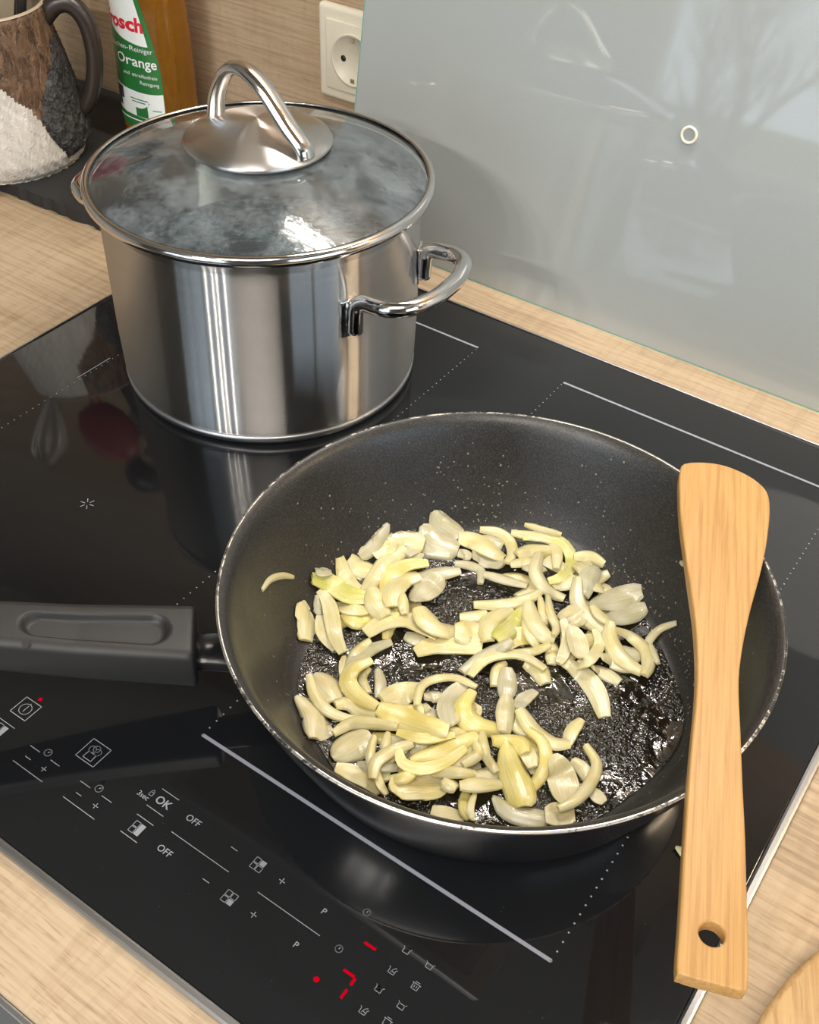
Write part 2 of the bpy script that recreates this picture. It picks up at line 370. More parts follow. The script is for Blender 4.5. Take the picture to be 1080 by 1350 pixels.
def window(name, axis, at, a0, a1, h0, h1):
    w = empty(name, (0, 0, 0)); tag(w, kind='structure'); t = .05
    def bar(nm, u0, u1, z0, z1):
        me = box_mesh(nm, u0, u1, at - .08, at - .02, z0, z1, .004) if axis == 'y' else box_mesh(nm, at + .02, at + .08, u0, u1, z0, z1, .004)
        link(nm, me, M['frame_white'], w, False)
    bar('frame_bar', a0, a0 + t, h0, h1); bar('frame_bar', a1 - t, a1, h0, h1); bar('frame_bar', a0 + t, a1 - t, h0, h0 + t); bar('frame_bar', a0 + t, a1 - t, h1 - t, h1)
    bar('mullion', (a0 + a1) / 2 - .03, (a0 + a1) / 2 + .03, h0 + t, h1 - t)
window('window_1', 'y', WY, WX0, WX1, WZ0, WZ1); window('window_2', 'x', RX, RY0, RY1, RZ0, RZ1)
tag(link('ground', box_mesh('ground', -14, 14, -18, -3.2, FZ - .3, FZ - .2), M['grass'], smooth=False), kind='structure')
# bare trees outside, seen mirrored in the glass panel
def tree(x, y, h, seed):
    rnd = random.Random(seed); v, f = [], []
    def seg(a, b, r0, r1):
        t = (b - a).normalized(); s = t.cross(Vector((.3, .9, .1))).normalized(); q = s.cross(t); i = len(v)
        for p, r in ((a, r0), (b, r1)):
            for k in range(4): an = k * PI / 2; v.append(p + s * r * math.cos(an) + q * r * math.sin(an))
        for k in range(4): f.append((i + k, i + (k + 1) % 4, i + 4 + (k + 1) % 4, i + 4 + k))
    def grow(p, d, L, r, dep):
        for s in range(3):
            e = p + d * (L / 3); seg(p, e, r, r * .85); p = e; r *= .85
            d = (d + Vector((rnd.uniform(-.22, .22), rnd.uniform(-.22, .22), rnd.uniform(-.05, .15)))).normalized()
            if dep > 0:
                for _ in range(2):
                    nd = (d + Vector((rnd.uniform(-1, 1), rnd.uniform(-1, 1), rnd.uniform(-.1, .8)))).normalized(); grow(p, nd, L * .62, r * .55, dep - 1)
    grow(Vector((0, 0, 0)), Vector((0, 0, 1)), h, .045, 4)
    o = link('bare_tree', mesh('bare_tree', v, f), M['bark'], smooth=False); o.location = (x, y, FZ - .2); return o
for i, (x, y, h) in enumerate(((-1.25, -5.4, 1.0), (-2.9, -7.2, 1.1), (-1.0, -8.6, 1.2), (-3.2, -11.0, 1.4), (1.4, -6.4, 1.1))):
    tag(tree(x, y, h, i), 'leafless dark tree outside, mirrored in the grey glass panel', 'tree', 'bare trees beyond the window')
# ------------------------------------------------------------------ worktop, hob
YF = -0.5575
wt = tag(empty('worktop', (0.3, -.25, WT)), 'light oak wood-grain worktop around the black hob', 'worktop')
slab = fromlocal(link('slab', box_mesh('slab', -1.5, 1.6, YF, WALL, WT - .038, WT, .003, 3), M['worktop']), wt); sharp(slab, 30)
fromlocal(link('front_edging', box_mesh('front_edging', -1.5, 1.6, YF - .0035, YF - .0001, WT - .037, WT - .0012, .0008), M['steel_dull'], smooth=False), wt)
ov = tag(empty('built_in_oven', (0.3, -.53, -.90)), 'steel-fronted built-in oven under the worktop edge', 'oven')
for nm, a, m in (('fascia', (-.0, .60, -.556, -.54, -.16, -.046), 'steel_dull'), ('vent_slot', (.0, .60, -.558, -.5562, -.062, -.057), 'black'), ('vent_slot', (.0, .60, -.558, -.5562, -.074, -.069), 'black'), ('door', (0, .60, -.556, -.54, -.78, -.165), 'black'), ('body', (.01, .59, -.539, .0, -.80, -.046), 'steel_dull')):
    fromlocal(link(nm, box_mesh(nm, *a, .0006), M[m], smooth=False), ov)
fromlocal(link('door_handle', tube_mesh('door_handle', [(.06, -.595, -.20), (.54, -.595, -.20)], .008), M['steel']), ov)
HX1, HY0 = 0.5928, -0.515
hob = tag(empty('induction_hob', (HX1 / 2, HY0 / 2, WT)), 'black glass induction hob with grey printed controls', 'hob')
gp = fromlocal(link('glass_plate', box_mesh('glass_plate', .0012, HX1 - .005, HY0 + .005, -.0012, WT, 0, .0006, 2), M['hob']), hob); sharp(gp, 30)
def hp(name, me, mat): return fromlocal(link(name, me, mat, smooth=False), hob)
for a in ((0, HX1, HY0, HY0 + .005), (0, HX1, -.0012, 0), (0, .0012, HY0 + .005, -.0012), (HX1 - .005, HX1, HY0 + .005, -.0012)):
    hp('trim_strip', box_mesh('trim_strip', *a, WT, .0006, .0003 if min(a[1] - a[0], a[3] - a[2]) < .003 else .0015, 2), M['steel_trim'])
PZ = .00012
def flat_poly(name, pts, mat):                      # a flat printed shape on the glass, points are world xy
    return hp(name, mesh(name, [(x, y, PZ) for x, y in pts], [tuple(range(len(pts)))]), mat)
def line(name, a, b, w, mat=None, parent=None):
    a, b = Vector(a[:2]), Vector(b[:2]); d = (b - a).normalized(); n = Vector((-d.y, d.x)) * w / 2
    return flat_poly(name, [a - n, b - n, b + n, a + n], mat or M['print'])
def pxy(px, py): g = G(px, py, PZ); return Vector((g.x, g.y))
def pline(name, a, b, w=.0005, mat=None): return line(name, pxy(*a), pxy(*b), w, mat)
def xline(a, b, w=.0006, mat=None):                  # printed rule parallel to the front edge
    A, B = pxy(*a), pxy(*b); y = (A.y + B.y) / 2; return line('printed_rule', (A.x, y), (B.x, y), w, mat)
def icon(name, strokes, c, s, w=.00045, fills=(), rings=()):
    """one printed symbol as one flat mesh: strokes are polylines, in units of s around c; x right, y away"""
    v, f = [], []
    def q(a, b):
        a, b = Vector(a), Vector(b)
        if (b - a).length < 1e-9: return
        d = (b - a).normalized(); n = Vector((-d.y, d.x)) * w / 2; e = d * w * .3; i = len(v)
        v.extend([a - n - e, b - n + e, b + n + e, a + n - e]); f.append((i, i + 1, i + 2, i + 3))
    for st in strokes:
        for a, b in zip(st, st[1:]): q(Vector(a) * s + c, Vector(b) * s + c)
    for (x, y, r) in rings:
        P = [Vector((x + r * math.cos(k * PI / 12), y + r * math.sin(k * PI / 12))) * s + c for k in range(25)]
        for a, b in zip(P, P[1:]): q(a, b)
    for (x0, y0, x1, y1) in fills:
        i = len(v); v.extend([Vector((x0, y0)) * s + c, Vector((x1, y0)) * s + c, Vector((x1, y1)) * s + c, Vector((x0, y1)) * s + c]); f.append((i, i + 1, i + 2, i + 3))
    me = mesh(name, [(p.x, p.y, PZ) for p in v], f); return hp(name, me, M['print'])
def k1(u, v): return (u * .2963, 770 + v * .2963)
def k2(u, v): return (60 + u * .2778, 990 + v * .2778)
def k3(u, v): return (320 + u * .2778, 1150 + v * .2778)
# zone lines
YFM, YBM, XA, XB, XC = -0.414, -0.0416, 0.2628, 0.3339, 0.5329
for a, b, y in ((.063, XA, YFM), (XB, XC, YFM), (.063, XA, YBM), (XB, XC, YBM)): line('zone_line', (a, y), (b, y), .0019, M['print_line'])
pline('zone_line', (102, 498), (145, 472), .0007)
for x in (.063, XA, XB, XC):
    v, f = [], []
    y = YFM
    while y < YBM:
        i = len(v); r = .0004
        v += [(x - r, y - r, PZ), (x + r, y - r, PZ), (x + r, y + r, PZ), (x - r, y + r, PZ)]; f.append((i, i + 1, i + 2, i + 3)); y += .0052
    tag(hp('dotted_zone_border', mesh('dots', v, f), M['print']), kind='stuff')
c = pxy(115, 664); icon('zone_star', [[(math.cos(a) * .4, math.sin(a) * .4), (math.cos(a), math.sin(a))] for a in [k * PI / 3 + .2 for k in range(6)]], c, .0045, .0005)
# control symbols
SQ = lambda r: [(-r, -r), (r, -r), (r, r), (-r, r), (-r, -r)]
icon('power_symbol', [SQ(1), [(0, -.35), (0, .35)], [(0, .62), (0, .68)]], pxy(*k1(115, 555)), .0054, .0004, rings=((0, -.05, .6),))
icon('chef_symbol', [SQ(1), [(-.4, -.1), (-.45, -.75), (.45, -.75), (.4, -.1)], [(-.4, -.1), (.4, -.1)]], pxy(*k1(416, 750)), .0060, .0004, rings=((-.3, .2, .3), (.3, .2, .3), (0, .4, .3)))
for cx, cy in ((214, 750), (441, 910)): icon('timer_symbol', [[(0, 0), (.35, .5)]], pxy(*k1(cx, cy)), .0019, .0004, rings=((0, 0, 1),))
for a, b in (((135, 718), (178, 748)), ((225, 783), (265, 810)), ((112, 765), (137, 782)), ((58, 785), (188, 880)), ((357, 875), (402, 907)), ((452, 942), (497, 972)), ((338, 927), (362, 943)), ((280, 945), (420, 1047)), ((722, 910), (797, 962)), ((652, 982), (727, 1034)), ((610, 1022), (683, 1075)), ((535, 1098), (610, 1150)), ((-30, 575), (65, 643))):
    xline(k1(*a), k1(*b), .00038)
for a, b in (((597, 382), (870, 575)), ((880, 455), (912, 475)), ((745, 605), (777, 627))): xline(k2(*a), k2(*b), .00038)
xline(k3(70, 95), k3(368, 300), .00038)
PLUS = [[(-1, 0), (1, 0)], [(0, -1), (0, 1)]]
for p in (k1(195, 823), k1(425, 987), k2(988, 777), k3(187, 42)): icon('plus_symbol', PLUS, pxy(*p), .0015, .0004)
def zone_icon(p, filled, s):
    cells = {(0, 0): (-1, -1, -.08, -.08), (1, 0): (.08, -1, 1, -.08), (0, 1): (-1, .08, -.08, 1), (1, 1): (.08, .08, 1, 1)}
    st, fl = [], []
    big = filled == 'right'
    for k, (x0, y0, x1, y1) in cells.items():
        if big and k[0] == 1: continue
        if k == filled: fl.append((x0, y0, x1, y1)); continue
        st.append([(x0, y0), (x1, y0), (x1, y1), (x0, y1), (x0, y0)])
    if big: fl.append((.08, -1, 1, 1))
    icon('zone_symbol', st, pxy(*p), s, .0003, fills=fl)
zone_icon(k1(610, 1087), 'right', .0030); zone_icon(k1(0, 648), 'right', .0030)
zone_icon(k2(1010, 540), (1, 1), .0029); zone_icon(k2(873, 697), (1, 0), .0029)
for p in (k3(590, 190), k3(457, 363)): icon('timer_symbol', [[(0, 0), (.1, .5)]], pxy(*p), .0016, .0004, rings=((0, 0, 1),))
POT = [[(-1, .6), (-.7, .4), (-.7, -.7), (.7, -.7), (.7, .4), (1, .6)]]
for p, ex, rg in ((k3(778, 370), [], ((-.2, .5, .2), (.3, .1, .2), (-.2, -.2, .2), (.4, .8, .2))), (k3(887, 443), [[(-.7, .3), (.7, .3)]], ()), (k3(710, 467), [[(-.2, -.3), (.1, .5), (.6, .9)], [(-.1, 0), (.5, -.2)]], ()),
              (k3(820, 542), [[(-.9, .6), (.9, .6)], [(-.5, 1), (.5, 1)], [(-.25, -.3), (-.25, .2)], [(.25, -.3), (.25, .2)]], ()), (k3(647, 553), [], ((-.2, .5, .2), (.3, .1, .2), (-.2, -.2, .2))), (k3(753, 633), [[(-.7, .3), (.7, .3)]], ()),
              (k3(573, 657), [[(-.2, -.3), (.1, .5), (.6, .9)], [(-.1, 0), (.5, -.2)]], ()), (k3(685, 712), [[(-.9, .6), (.9, .6)], [(-.5, 1), (.5, 1)]], ())):
    icon('cooking_mode_symbol', POT + ex, pxy(*p), .0020, .0003, rings=rg)
icon('lock_symbol', [[(-.7, -1), (.7, -1), (.7, .3), (-.7, .3), (-.7, -1)], [(-.5, .3), (-.5, .8), (0, 1.2), (.5, .8), (.5, .3)]], pxy(*k1(677, 930)), .0014, .0003)
def print_text(txt, p, size, bold=.00004):
    me = text_mesh(txt, size, 0, bold); g = pxy(*p); me.transform(Matrix.Translation((g.x, g.y, PZ))); hp('printed_lettering', me, M['print'])
print_text('OK', k1(726, 973), .0058, .00012); print_text('3sec', k1(637, 941), .0038); print_text('OFF', k1(860, 1053), .0047); print_text('OFF', k1(732, 1188), .0047)
print_text('P', k3(385, 187), .0042); print_text('P', k3(252, 346), .0042)
def red_seg(a, b, w=.0013): pline('red_display_segment', a, b, w, M['red_led'])
red_seg(k3(578, 332), k3(632, 368)); red_seg(k3(480, 462), k3(530, 497)); red_seg(k3(534, 503), k3(512, 536)); red_seg(k3(496, 556), k3(465, 598))
for p, r in ((k1(180, 513), .0011), (k3(350, 508), .0013)):
    g = pxy(*p); flat_poly('red_indicator', [(g.x + r * math.cos(k * PI / 8), g.y + r * math.sin(k * PI / 8)) for k in range(16)], M['red_led'])
# ------------------------------------------------------------------ glass panel leaning on the wall
TH = math.radians(9.3)
pan_l = empty('splashback_panel', (.0775, .039, WT)); pan_l.rotation_euler = (-TH, 0, 0)
tag(pan_l, 'grey satin glass splashback panel leaning on the wall behind the hob', 'glass panel')
PH, PW, PT = .408, .90, .006
link('glass_sheet', box_mesh('glass_sheet', .0007, PW, 0, PT, .0009, PH, .0002), M['panel'], pan_l, False)
link('polished_edge', box_mesh('polished_edge', 0, PW, 0, PT, 0, .0008), M['glass_edge'], pan_l, False)
link('polished_edge', box_mesh('polished_edge', 0, .0006, 0, PT, .0009, PH), M['glass_edge'], pan_l, False)
Nn = Vector((0, -math.cos(TH), math.sin(TH))); d = ray(909, 178); P0 = Vector(pan_l.location)
hitp = CAM + d * ((P0 - CAM).dot(Nn) / d.dot(Nn)); loc = Matrix.Rotation(TH, 3, 'X') @ (hitp - P0)
prof = [(.0051 + .0010 * math.cos(a), .0009 * math.sin(a)) for a in [k * PI / 6 for k in range(12)]]
me = lathe_mesh('screw_hole_ring', prof, 40, closed=True); me.transform(Matrix.Translation((loc.x, -.0006, loc.z)) @ Matrix.Rotation(PI / 2, 4, 'X'))
link('screw_hole_ring', me, M['cream'], pan_l)
# ------------------------------------------------------------------ wall socket
sc_c = GY(466, 80, WALL - .011)
so = tag(empty('wall_socket', (sc_c.x, WALL, sc_c.z)), 'cream wall socket half hidden by the glass panel', 'socket')
def facing(me): me.transform(Matrix.Rotation(PI / 2, 4, 'X')); return me   # local z -> -y
o = link('frame', facing(box_mesh('frame', -.0385, .0385, -.0385, .0385, 0, .009, .0042, 4)), M['cream'], so); sharp(o, 50)
o = link('insert', facing(box_mesh('insert', -.0285, .0285, -.0285, .0285, .0091, .0115, .0012, 3)), M['cream'], so); sharp(o, 50)
link('cup', facing(lathe_mesh('cup', [(.0215, .0116), (.0212, .0135), (.0198, .0135), (.0192, .0120), (0, .0118)], 48)), M['cream_dark'], so)
for s in (-1, 1):
    link('contact_hole', facing(lathe_mesh('contact_hole', [(0, .0122), (.0026, .0122), (.0026, .0119)], 16, cx=s * .0095)), M['black'], so)
    link('earth_clip', facing(box_mesh('earth_clip', -.002, .002, s * .0165 - .0018, s * .0165 + .0018, .0119, .0130, .0003)), M['steel'], so, False)
# ------------------------------------------------------------------ slate tray, mug, utensils, bottle
SL = .008
e0, e1 = G(20, 245, SL), G(120, 283, SL)
dv = (e1 - e0).normalized(); ang = math.atan2(dv.y, dv.x)
rnd = random.Random(3)
A = e0 - dv * .16; B = e1 + dv * .055
outl = []
def jag(a, b, n):
    for i in range(n): t = i / n; p = a.lerp(b, t); outl.append((p.x + rnd.uniform(-.0012, .0012), p.y + rnd.uniform(-.0012, .0012)))
Bk = Vector((B.x + .0, WALL - .003, 0)); Ak = Vector((A.x, WALL - .003, 0))
jag(A, B, 50); jag(B, Bk, 30); jag(Bk, Ak, 50); jag(Ak, A, 30)
cx_, cy_ = sum(p[0] for p in outl) / len(outl), sum(p[1] for p in outl) / len(outl)
v = [(x - cx_, y - cy_, SL - WT) for x, y in outl] + [(x - cx_ + rnd.uniform(-.001, .001), y - cy_ - .0008, .0) for x, y in outl]; n = len(outl)
sl = link('slate_tray', mesh('slate_tray', v, [tuple(range(n)), tuple(range(n, 2 * n))[::-1]] + [(i, n + i, n + (i + 1) % n, (i + 1) % n) for i in range(n)]), M['slate'], smooth=False)
sl.location = (cx_, cy_, WT); tag(sl, 'dark slate slab with rough edges under the bird mug and bottle', 'tray')
MC = Vector((-.238, -.046, SL)); mug = empty('bird_mug', MC)
tag(mug, 'ceramic bird-shaped mug with white belly, brown feathers and dark handle', 'mug')
prof = [(.062, 0), (.069, .004), (.0715, .014), (.070, .030), (.0655, .055), (.0615, .085), (.0585, .11), (.0570, .128), (.0545, .1305)]
def mugr(z):
    for (r0, z0), (r1, z1) in zip(prof[1:], prof[2:]):
        if z0 <= z <= z1: return r0 + (r1 - r0) * (z - z0) / (z1 - z0)
    return prof[-1][0]
zs = [.002 * i for i in range(66)]; nA = 160; vv, ff, mi = [], [], []
def mcol(a, z):   # a: azimuth in degrees; which glaze
    edge = .118 - .0000 - .0030 * abs(a + 62) if a < -62 else .118 - .00170 * (a + 62)
    return edge
body_v = []
for j, z in enumerate(zs):
    for i in range(nA):
        a = -PI + 2 * PI * i / nA; r = mugr(max(z, .004)) if z > .003 else .066
        ad = math.degrees(a)
        r += .0012 * math.sin(ad * .9 + z * 900) * math.sin(z * 260 + ad * .2)
        body_v.append((r * math.cos(a), r * math.sin(a), z))
for j in range(len(zs) - 1):
    for i in range(nA):
        i2 = (i + 1) % nA; ff.append((j * nA + i, j * nA + i2, (j + 1) * nA + i2, (j + 1) * nA + i))
        ad = math.degrees(-PI + 2 * PI * (i + .5) / nA); z = zs[j]
        lim = .125 if ad < -37 else (.088 - .00118 * (ad + 38) if ad < -11 else .056 - .0024 * (ad + 11))   # white breast and belly below this line
        mi.append(0 if z < max(lim, .009) + .0010 * math.sin(ad * 1.3) else 1)
me = mesh('body', body_v, ff); me.materials.append(M['mug_white']); me.materials.append(M['mug_brown']); me.polygons.foreach_set('material_index', mi); link('body', me, None, mug)
link('inner_wall', lathe_mesh('inner_wall', [(.0565, .1300), (.0555, .1318), (.0535, .1312), (.052, .126), (.050, .05), (.048, .008), (0, .006)], 96), M['mug_inside'], mug)
# wing: raised dark feathered patch on the flank facing the hob
wv, wf = [], []; nu, nv = 40, 46
for j in range(nv + 1):
    tz = j / nv; z = .012 + .092 * tz
    a_lo = 10 - 18 * math.sin(min(1, tz * 1.15) * PI) + 16 * tz ** 2; a_hi = 75 - 4 * tz
    for i in range(nu + 1):
        u = i / nu; a = math.radians(a_lo + (a_hi - a_lo) * u)
        bulge = .0055 * (1 - tz ** 3) * min(1, 7 * u * (1 - u) * 1.3) * min(1, tz * 12 + .25)
        r = mugr(max(z, .004)) + .0004 + bulge + .0009 * math.sin(u * 34 + math.sin(tz * 30) * 1.5) * math.sin(tz * 62)
        wv.append((r * math.cos(a), r * math.sin(a), z))
for j in range(nv):
    for i in range(nu): q = j * (nu + 1) + i; wf.append((q, q + 1, q + nu + 2, q + nu + 1))
link('wing', mesh('wing', wv, wf), M['mug_wing'], mug)
# handle of the mug: loop in the vertical plane facing (+x,+y)
ha = math.radians(38); hd = Vector((math.cos(ha), math.sin(ha), 0))
hpth = spline([hd * .052 + Vector((0, 0, .116)), hd * .066 + Vector((0, 0, .1285)), hd * .079 + Vector((0, 0, .128)), hd * .0885 + Vector((0, 0, .114)), hd * .091 + Vector((0, 0, .088)), hd * .086 + Vector((0, 0, .062)), hd * .077 + Vector((0, 0, .044)), hd * .064 + Vector((0, 0, .034))], 8)
link('handle', tube_mesh('handle', hpth, lambda t: .0082 - .0015 * t, 16), M['mug_handle'], mug)
# utensils standing in the mug (their upper ends are mirrored in the hob)
def in_mug(p): return MC + Vector(p)
lad = tag(empty('soup_ladle', in_mug((.02, .01, .03))), 'black ladle standing bowl-up in the bird mug', 'ladle')
fromlocal(link('handle', tube_mesh('handle', spline([in_mug((.010, .0, .012)), in_mug((.03, .014, .10)), in_mug((.042, .026, .20)), in_mug((.048, .03, .262))], 6), .0055, 12, flat=.45), M['ladle_black']), lad)
me = lathe_mesh('bowl', [(.0, -.026), (.014, -.024), (.026, -.016), (.033, -.004), (.035, .008), (.0338, .008), (.0318, -.003), (.025, -.0145), (.013, -.0225), (0, -.0245)], 40)
me.transform(Matrix.Translation(in_mug((.050, .008, .288))) @ Matrix.Rotation(math.radians(-62), 4, 'Y')); fromlocal(link('bowl', me, M['ladle_black']), lad)
rs = tag(empty('red_spatula', in_mug((-.015, -.02, .03))), 'red silicone spoon standing in the bird mug', 'spoon')
fromlocal(link('handle', tube_mesh('handle', [in_mug((-.012, .002, .012)), in_mug((.040, -.024, .150))], .006, 12), M['red_silicone']), rs)
me = lathe_mesh('spoon_head', [(0, -.045), (.018, -.040), (.029, -.02), (.032, 0), (.028, .024), (.016, .042), (0, .048)], 32); me.transform(Matrix.Translation(in_mug((.051, -.030, .186))) @ Matrix.Rotation(math.radians(20), 4, 'Y') @ Matrix.Scale(.35, 4, (.9, -.43, 0)))
fromlocal(link('spoon_head', me, M['red_silicone']), rs)
sk = tag(empty('slotted_turner', in_mug((.015, .03, .03))), 'black perforated skimmer standing in the bird mug', 'skimmer')
fromlocal(link('handle', tube_mesh('handle', [in_mug((.0, .012, .012)), in_mug((.024, .044, .18))], .005, 12), M['plastic_black']), sk)
holes = [[(.0034 * math.cos(k * PI / 6) + x, .0034 * math.sin(k * PI / 6) + y) for k in range(12)] for x in (-.018, -.006, .006, .018) for y in (-.026, -.013, 0, .013, .026)]
oval = [(.030 * math.cos(k * PI / 20), .042 * math.sin(k * PI / 20)) for k in range(40)]
me = curve_mesh('head', [oval] + holes, .001); me.transform(Matrix.Translation(in_mug((.030, .052, .215))) @ Matrix.Rotation(math.radians(50), 4, 'Z') @ Matrix.Rotation(math.radians(82), 4, 'X')); fromlocal(link('head', me, M['plastic_black'], smooth=False), sk)
wh = tag(empty('wire_whisk', in_mug((-.01, .0, .03))), 'steel wire whisk standing in the bird mug', 'whisk')
fromlocal(link('handle', tube_mesh('handle', [in_mug((-.012, -.018, .012)), in_mug((-.026, -.032, .135))], .0055, 12), M['steel']), wh)
for k in range(4):
    a = k * PI / 4; b0 = in_mug((-.026, -.032, .135)); ax = Vector((-.30, -.28, .95)).normalized(); s = Vector((math.cos(a), math.sin(a), 0))
    fromlocal(link('wire', tube_mesh('wire', spline([b0, b0 + ax * .05 + s * .015, b0 + ax * .10 + s * .021, b0 + ax * .135, b0 + ax * .10 - s * .021, b0 + ax * .05 - s * .015, b0], 6), .0008, 6), M['steel']), wh)
# bottle of cleaner
BC = Vector((-.153, .066, SL)); bot = empty('cleaner_bottle', BC)
tag(bot, 'amber cleaner bottle with green label standing on the slate', 'bottle')
bprof = [(.90, 0), (.97, .003), (1.0, .010), (1.0, .05), (.99, .08), (.965, .105), (.92, .13), (.84, .155), (.66, .185), (.42, .205), (.36, .212)]
def bsc(z):
    for (s0, z0), (s1, z1) in zip(bprof, bprof[1:]):
        if z0 <= z <= z1: return s0 + (s1 - s0) * (z - z0) / (z1 - z0)
    return .36
BA, BB = .0375, .0275
def bpt(a, z, off=0.0):
    s = bsc(z); ca, sa = math.cos(a), math.sin(a); e = .86
    x = (BA * s + off) * math.copysign(abs(ca) ** e, ca); y = (BB * s + off) * math.copysign(abs(sa) ** e, sa); return (x, y, z)
nz_, na_ = 54, 72; vv = [bpt(2 * PI * i / na_, .212 * j / nz_) for j in range(nz_ + 1) for i in range(na_)]; ff = [(j * na_ + i, j * na_ + (i + 1) % na_, (j + 1) * na_ + (i + 1) % na_, (j + 1) * na_ + i) for j in range(nz_) for i in range(na_)] + [tuple(range(na_))[::-1], tuple(nz_ * na_ + i for i in range(na_))]
link('body', mesh('body', vv, ff), M['amber'], bot)
link('cap', lathe_mesh('cap', [(.0, .2125), (.0135, .2125), (.0135, .235), (.009, .240), (0, .240)], 32), M['label_green'], bot)
A0, A1 = math.radians(-150), math.radians(-45)               # label faces the room (-y)
def tap(z): return 1 - .26 * max(0, (z - .065) / .07) ** 1.4
def label_patch(name, top, bot_, u0, u1, mat, off, parent, nu=24, nz=24):
    vv = []
    for j in range(nz + 1):
        for i in range(nu + 1):
            u = u0 + (u1 - u0) * i / nu; zb, zt = bot_(u), top(u); zz_ = zb + (zt - zb) * j / nz; vv.append(bpt(A0 + (A1 - A0) * u * tap(zz_), zz_, off))
    return link(name, mesh(name, vv, [(j * (nu + 1) + i, j * (nu + 1) + i + 1, (j + 1) * (nu + 1) + i + 1, (j + 1) * (nu + 1) + i) for j in range(nz) for i in range(nu)]), mat, parent)
lab = label_patch('label', lambda u: .150, lambda u: .016 + .004 * abs(2 * u - 1) ** 2, 0, 1, M['label_green'], .0004, bot)
label_patch('label_white_field', lambda u: .149, lambda u: .112 - .020 * math.sin(u * 1.9), 0.02, .90 + .0, M['label_white'], .0006, lab)
label_patch('label_picture', lambda u: .056 - .016 * u + .012 * u * u, lambda u: .030 - .004 * u, .02, .99, M['label_white'], .0005, lab)
label_patch('label_pan', lambda u: .051, lambda u: .033, .12, .36, M['label_dark'], .0007, lab)
label_patch('label_leaf', lambda u: .040 - .006 * abs(u - .75), lambda u: .028, .56, .72, M['label_green'], .0007, lab, 6, 4)
label_patch('label_leaf', lambda u: .037, lambda u: .027, .80, .94, M['label_leaf'], .0007, lab, 6, 4)
label_patch('label_flower', lambda u: .048 - 60 * (u - .6) ** 2 * .004, lambda u: .036 + 60 * (u - .6) ** 2 * .004, .44, .78, M['label_white'], .0008, lab)
for (u0, u1, z0, z1) in ((.30, .50, .028, .040), (.80, .97, .027, .036)): label_patch('label_flower', lambda u: z1, lambda u: z0 + .02 * abs(u - (u0 + u1) / 2), u0, u1, M['label_white'], .0008, lab, 6, 4)
arc = (BA + BB) / 2 * (A1 - A0) * 1.02
def label_text(txt, u, z, size, mat, bold=0.0, slant=0.0):
    me = text_mesh(txt, size, 0, bold); 
    for w_ in me.vertices:
        x, y = w_.co.x, w_.co.y; w_.co = bpt(A0 + (A1 - A0) * (u + x / arc), z + y + slant * x, .0009)
    link('lettering', me, mat, lab, False)
label_text('Frosch', .44, .1085, .0160, M['label_red'], .0006)
label_text('Küchen-Reiniger', .56, .0885, .0062, M['label_white'])
label_text('Orange', .64, .0775, .0122, M['label_white'], .0002)
label_text('und streifenfreie', .68, .0660, .0046, M['label_white']); label_text('Reinigung', .80, .0600, .0046, M['label_white'])
for u0, u1, z in ((.50, .74, .0435), (.52, .70, .0410)): label_patch('label_small_print', lambda u: z + .0009, lambda u: z, u0, u1, M['label_green'], .0010, lab, 6, 1)
label_patch('label_small_print', lambda u: .0248, lambda u: .0236, .18, .84, M['label_white'], .0010, lab, 10, 1)
# ------------------------------------------------------------------ stock pot
PC = Vector((.1498, -.1403, 0)); pot = tag(empty('stock_pot', PC), 'brushed stainless steel stock pot with two loop handles', 'pot')
link('body', lathe_mesh('body', [(0, .0062), (.1005, .0062), (.1013, .008), (.1018, .012), (.1026, .040), (.1030, .128), (.1040, .1325), (.1062, .1335), (.1062, .1320), (.1042, .1300), (.1030, .1260), (.1010, .122), (.1000, .060), (.0985, .020), (.094, .013), (0, .013)], 128), M['steel_body'], pot)
link('base_disc', lathe_mesh('base_disc', [(0, .0003), (.0985, .0003), (.1012, .0012), (.1018, .0052), (.1003, .0062), (0, .0062)], 128), M['steel_dull'], pot)
apex = G(612, 347, .102); az = math.atan2(apex.y - PC.y, apex.x - PC.x)
az = .04
reach = .045
for sgn in (0, PI):
    a = az + sgn; rd = Vector((math.cos(a), math.sin(a), 0)); td = Vector((-math.sin(a), math.cos(a), 0)); H = .1015
    hw = .0395; rb = .1028
    def at(t, r, z): return rd * r + td * t + Vector((0, 0, z))
    rs_ = math.sqrt(rb ** 2 - hw ** 2)
    path = [at(-hw, rs_ + .0045, H - .022), at(-hw, rs_ + .0048, H - .012), at(-hw, rs_ + .006, H - .004), at(-hw * .99, rs_ + .011, H), at(-hw, rs_ + .020, H + .001), at(-hw * .99, rs_ + .028, H + .002), at(-hw * .80, rs_ + .0385, H + .003), at(-hw * .38, rs_ + .0445, H + .003), at(0, rs_ + .0455, H + .003)]
    path = path + [Vector((0, 0, 0)) + (p - td * (2 * p.dot(td))) for p in reversed(path[:-1])]
    link('loop_handle', tube_mesh('loop_handle', spline(path, 6), .0052, 16), M['steel'], pot)
    for s in (-1, 1):
        b = math.atan2(s * hw, rs_) + a
        me = box_mesh('weld_plate', -.0012, .0022, -.0068, .0068, -.014, .012, .001); me.transform(Matrix.Translation((rb * math.cos(b), rb * math.sin(b), H - .012)) @ Matrix.Rotation(b, 4, 'Z')); link('weld_plate', me, M['steel'], pot)
wtr = link('water', lathe_mesh('water', [(0, .072), (.0996, .072)], 96), M['water']); wtr.location = PC
tag(wtr, 'simmering water seen through the steamed glass lid', 'water')
lid = tag(empty('glass_lid', PC + Vector((0, 0, .134))), 'domed glass lid with steel rim lying on the stock pot', 'lid')
lp = PC
def dome(r): return .1385 + .0235 * (1 - (r / .1075) ** 2)
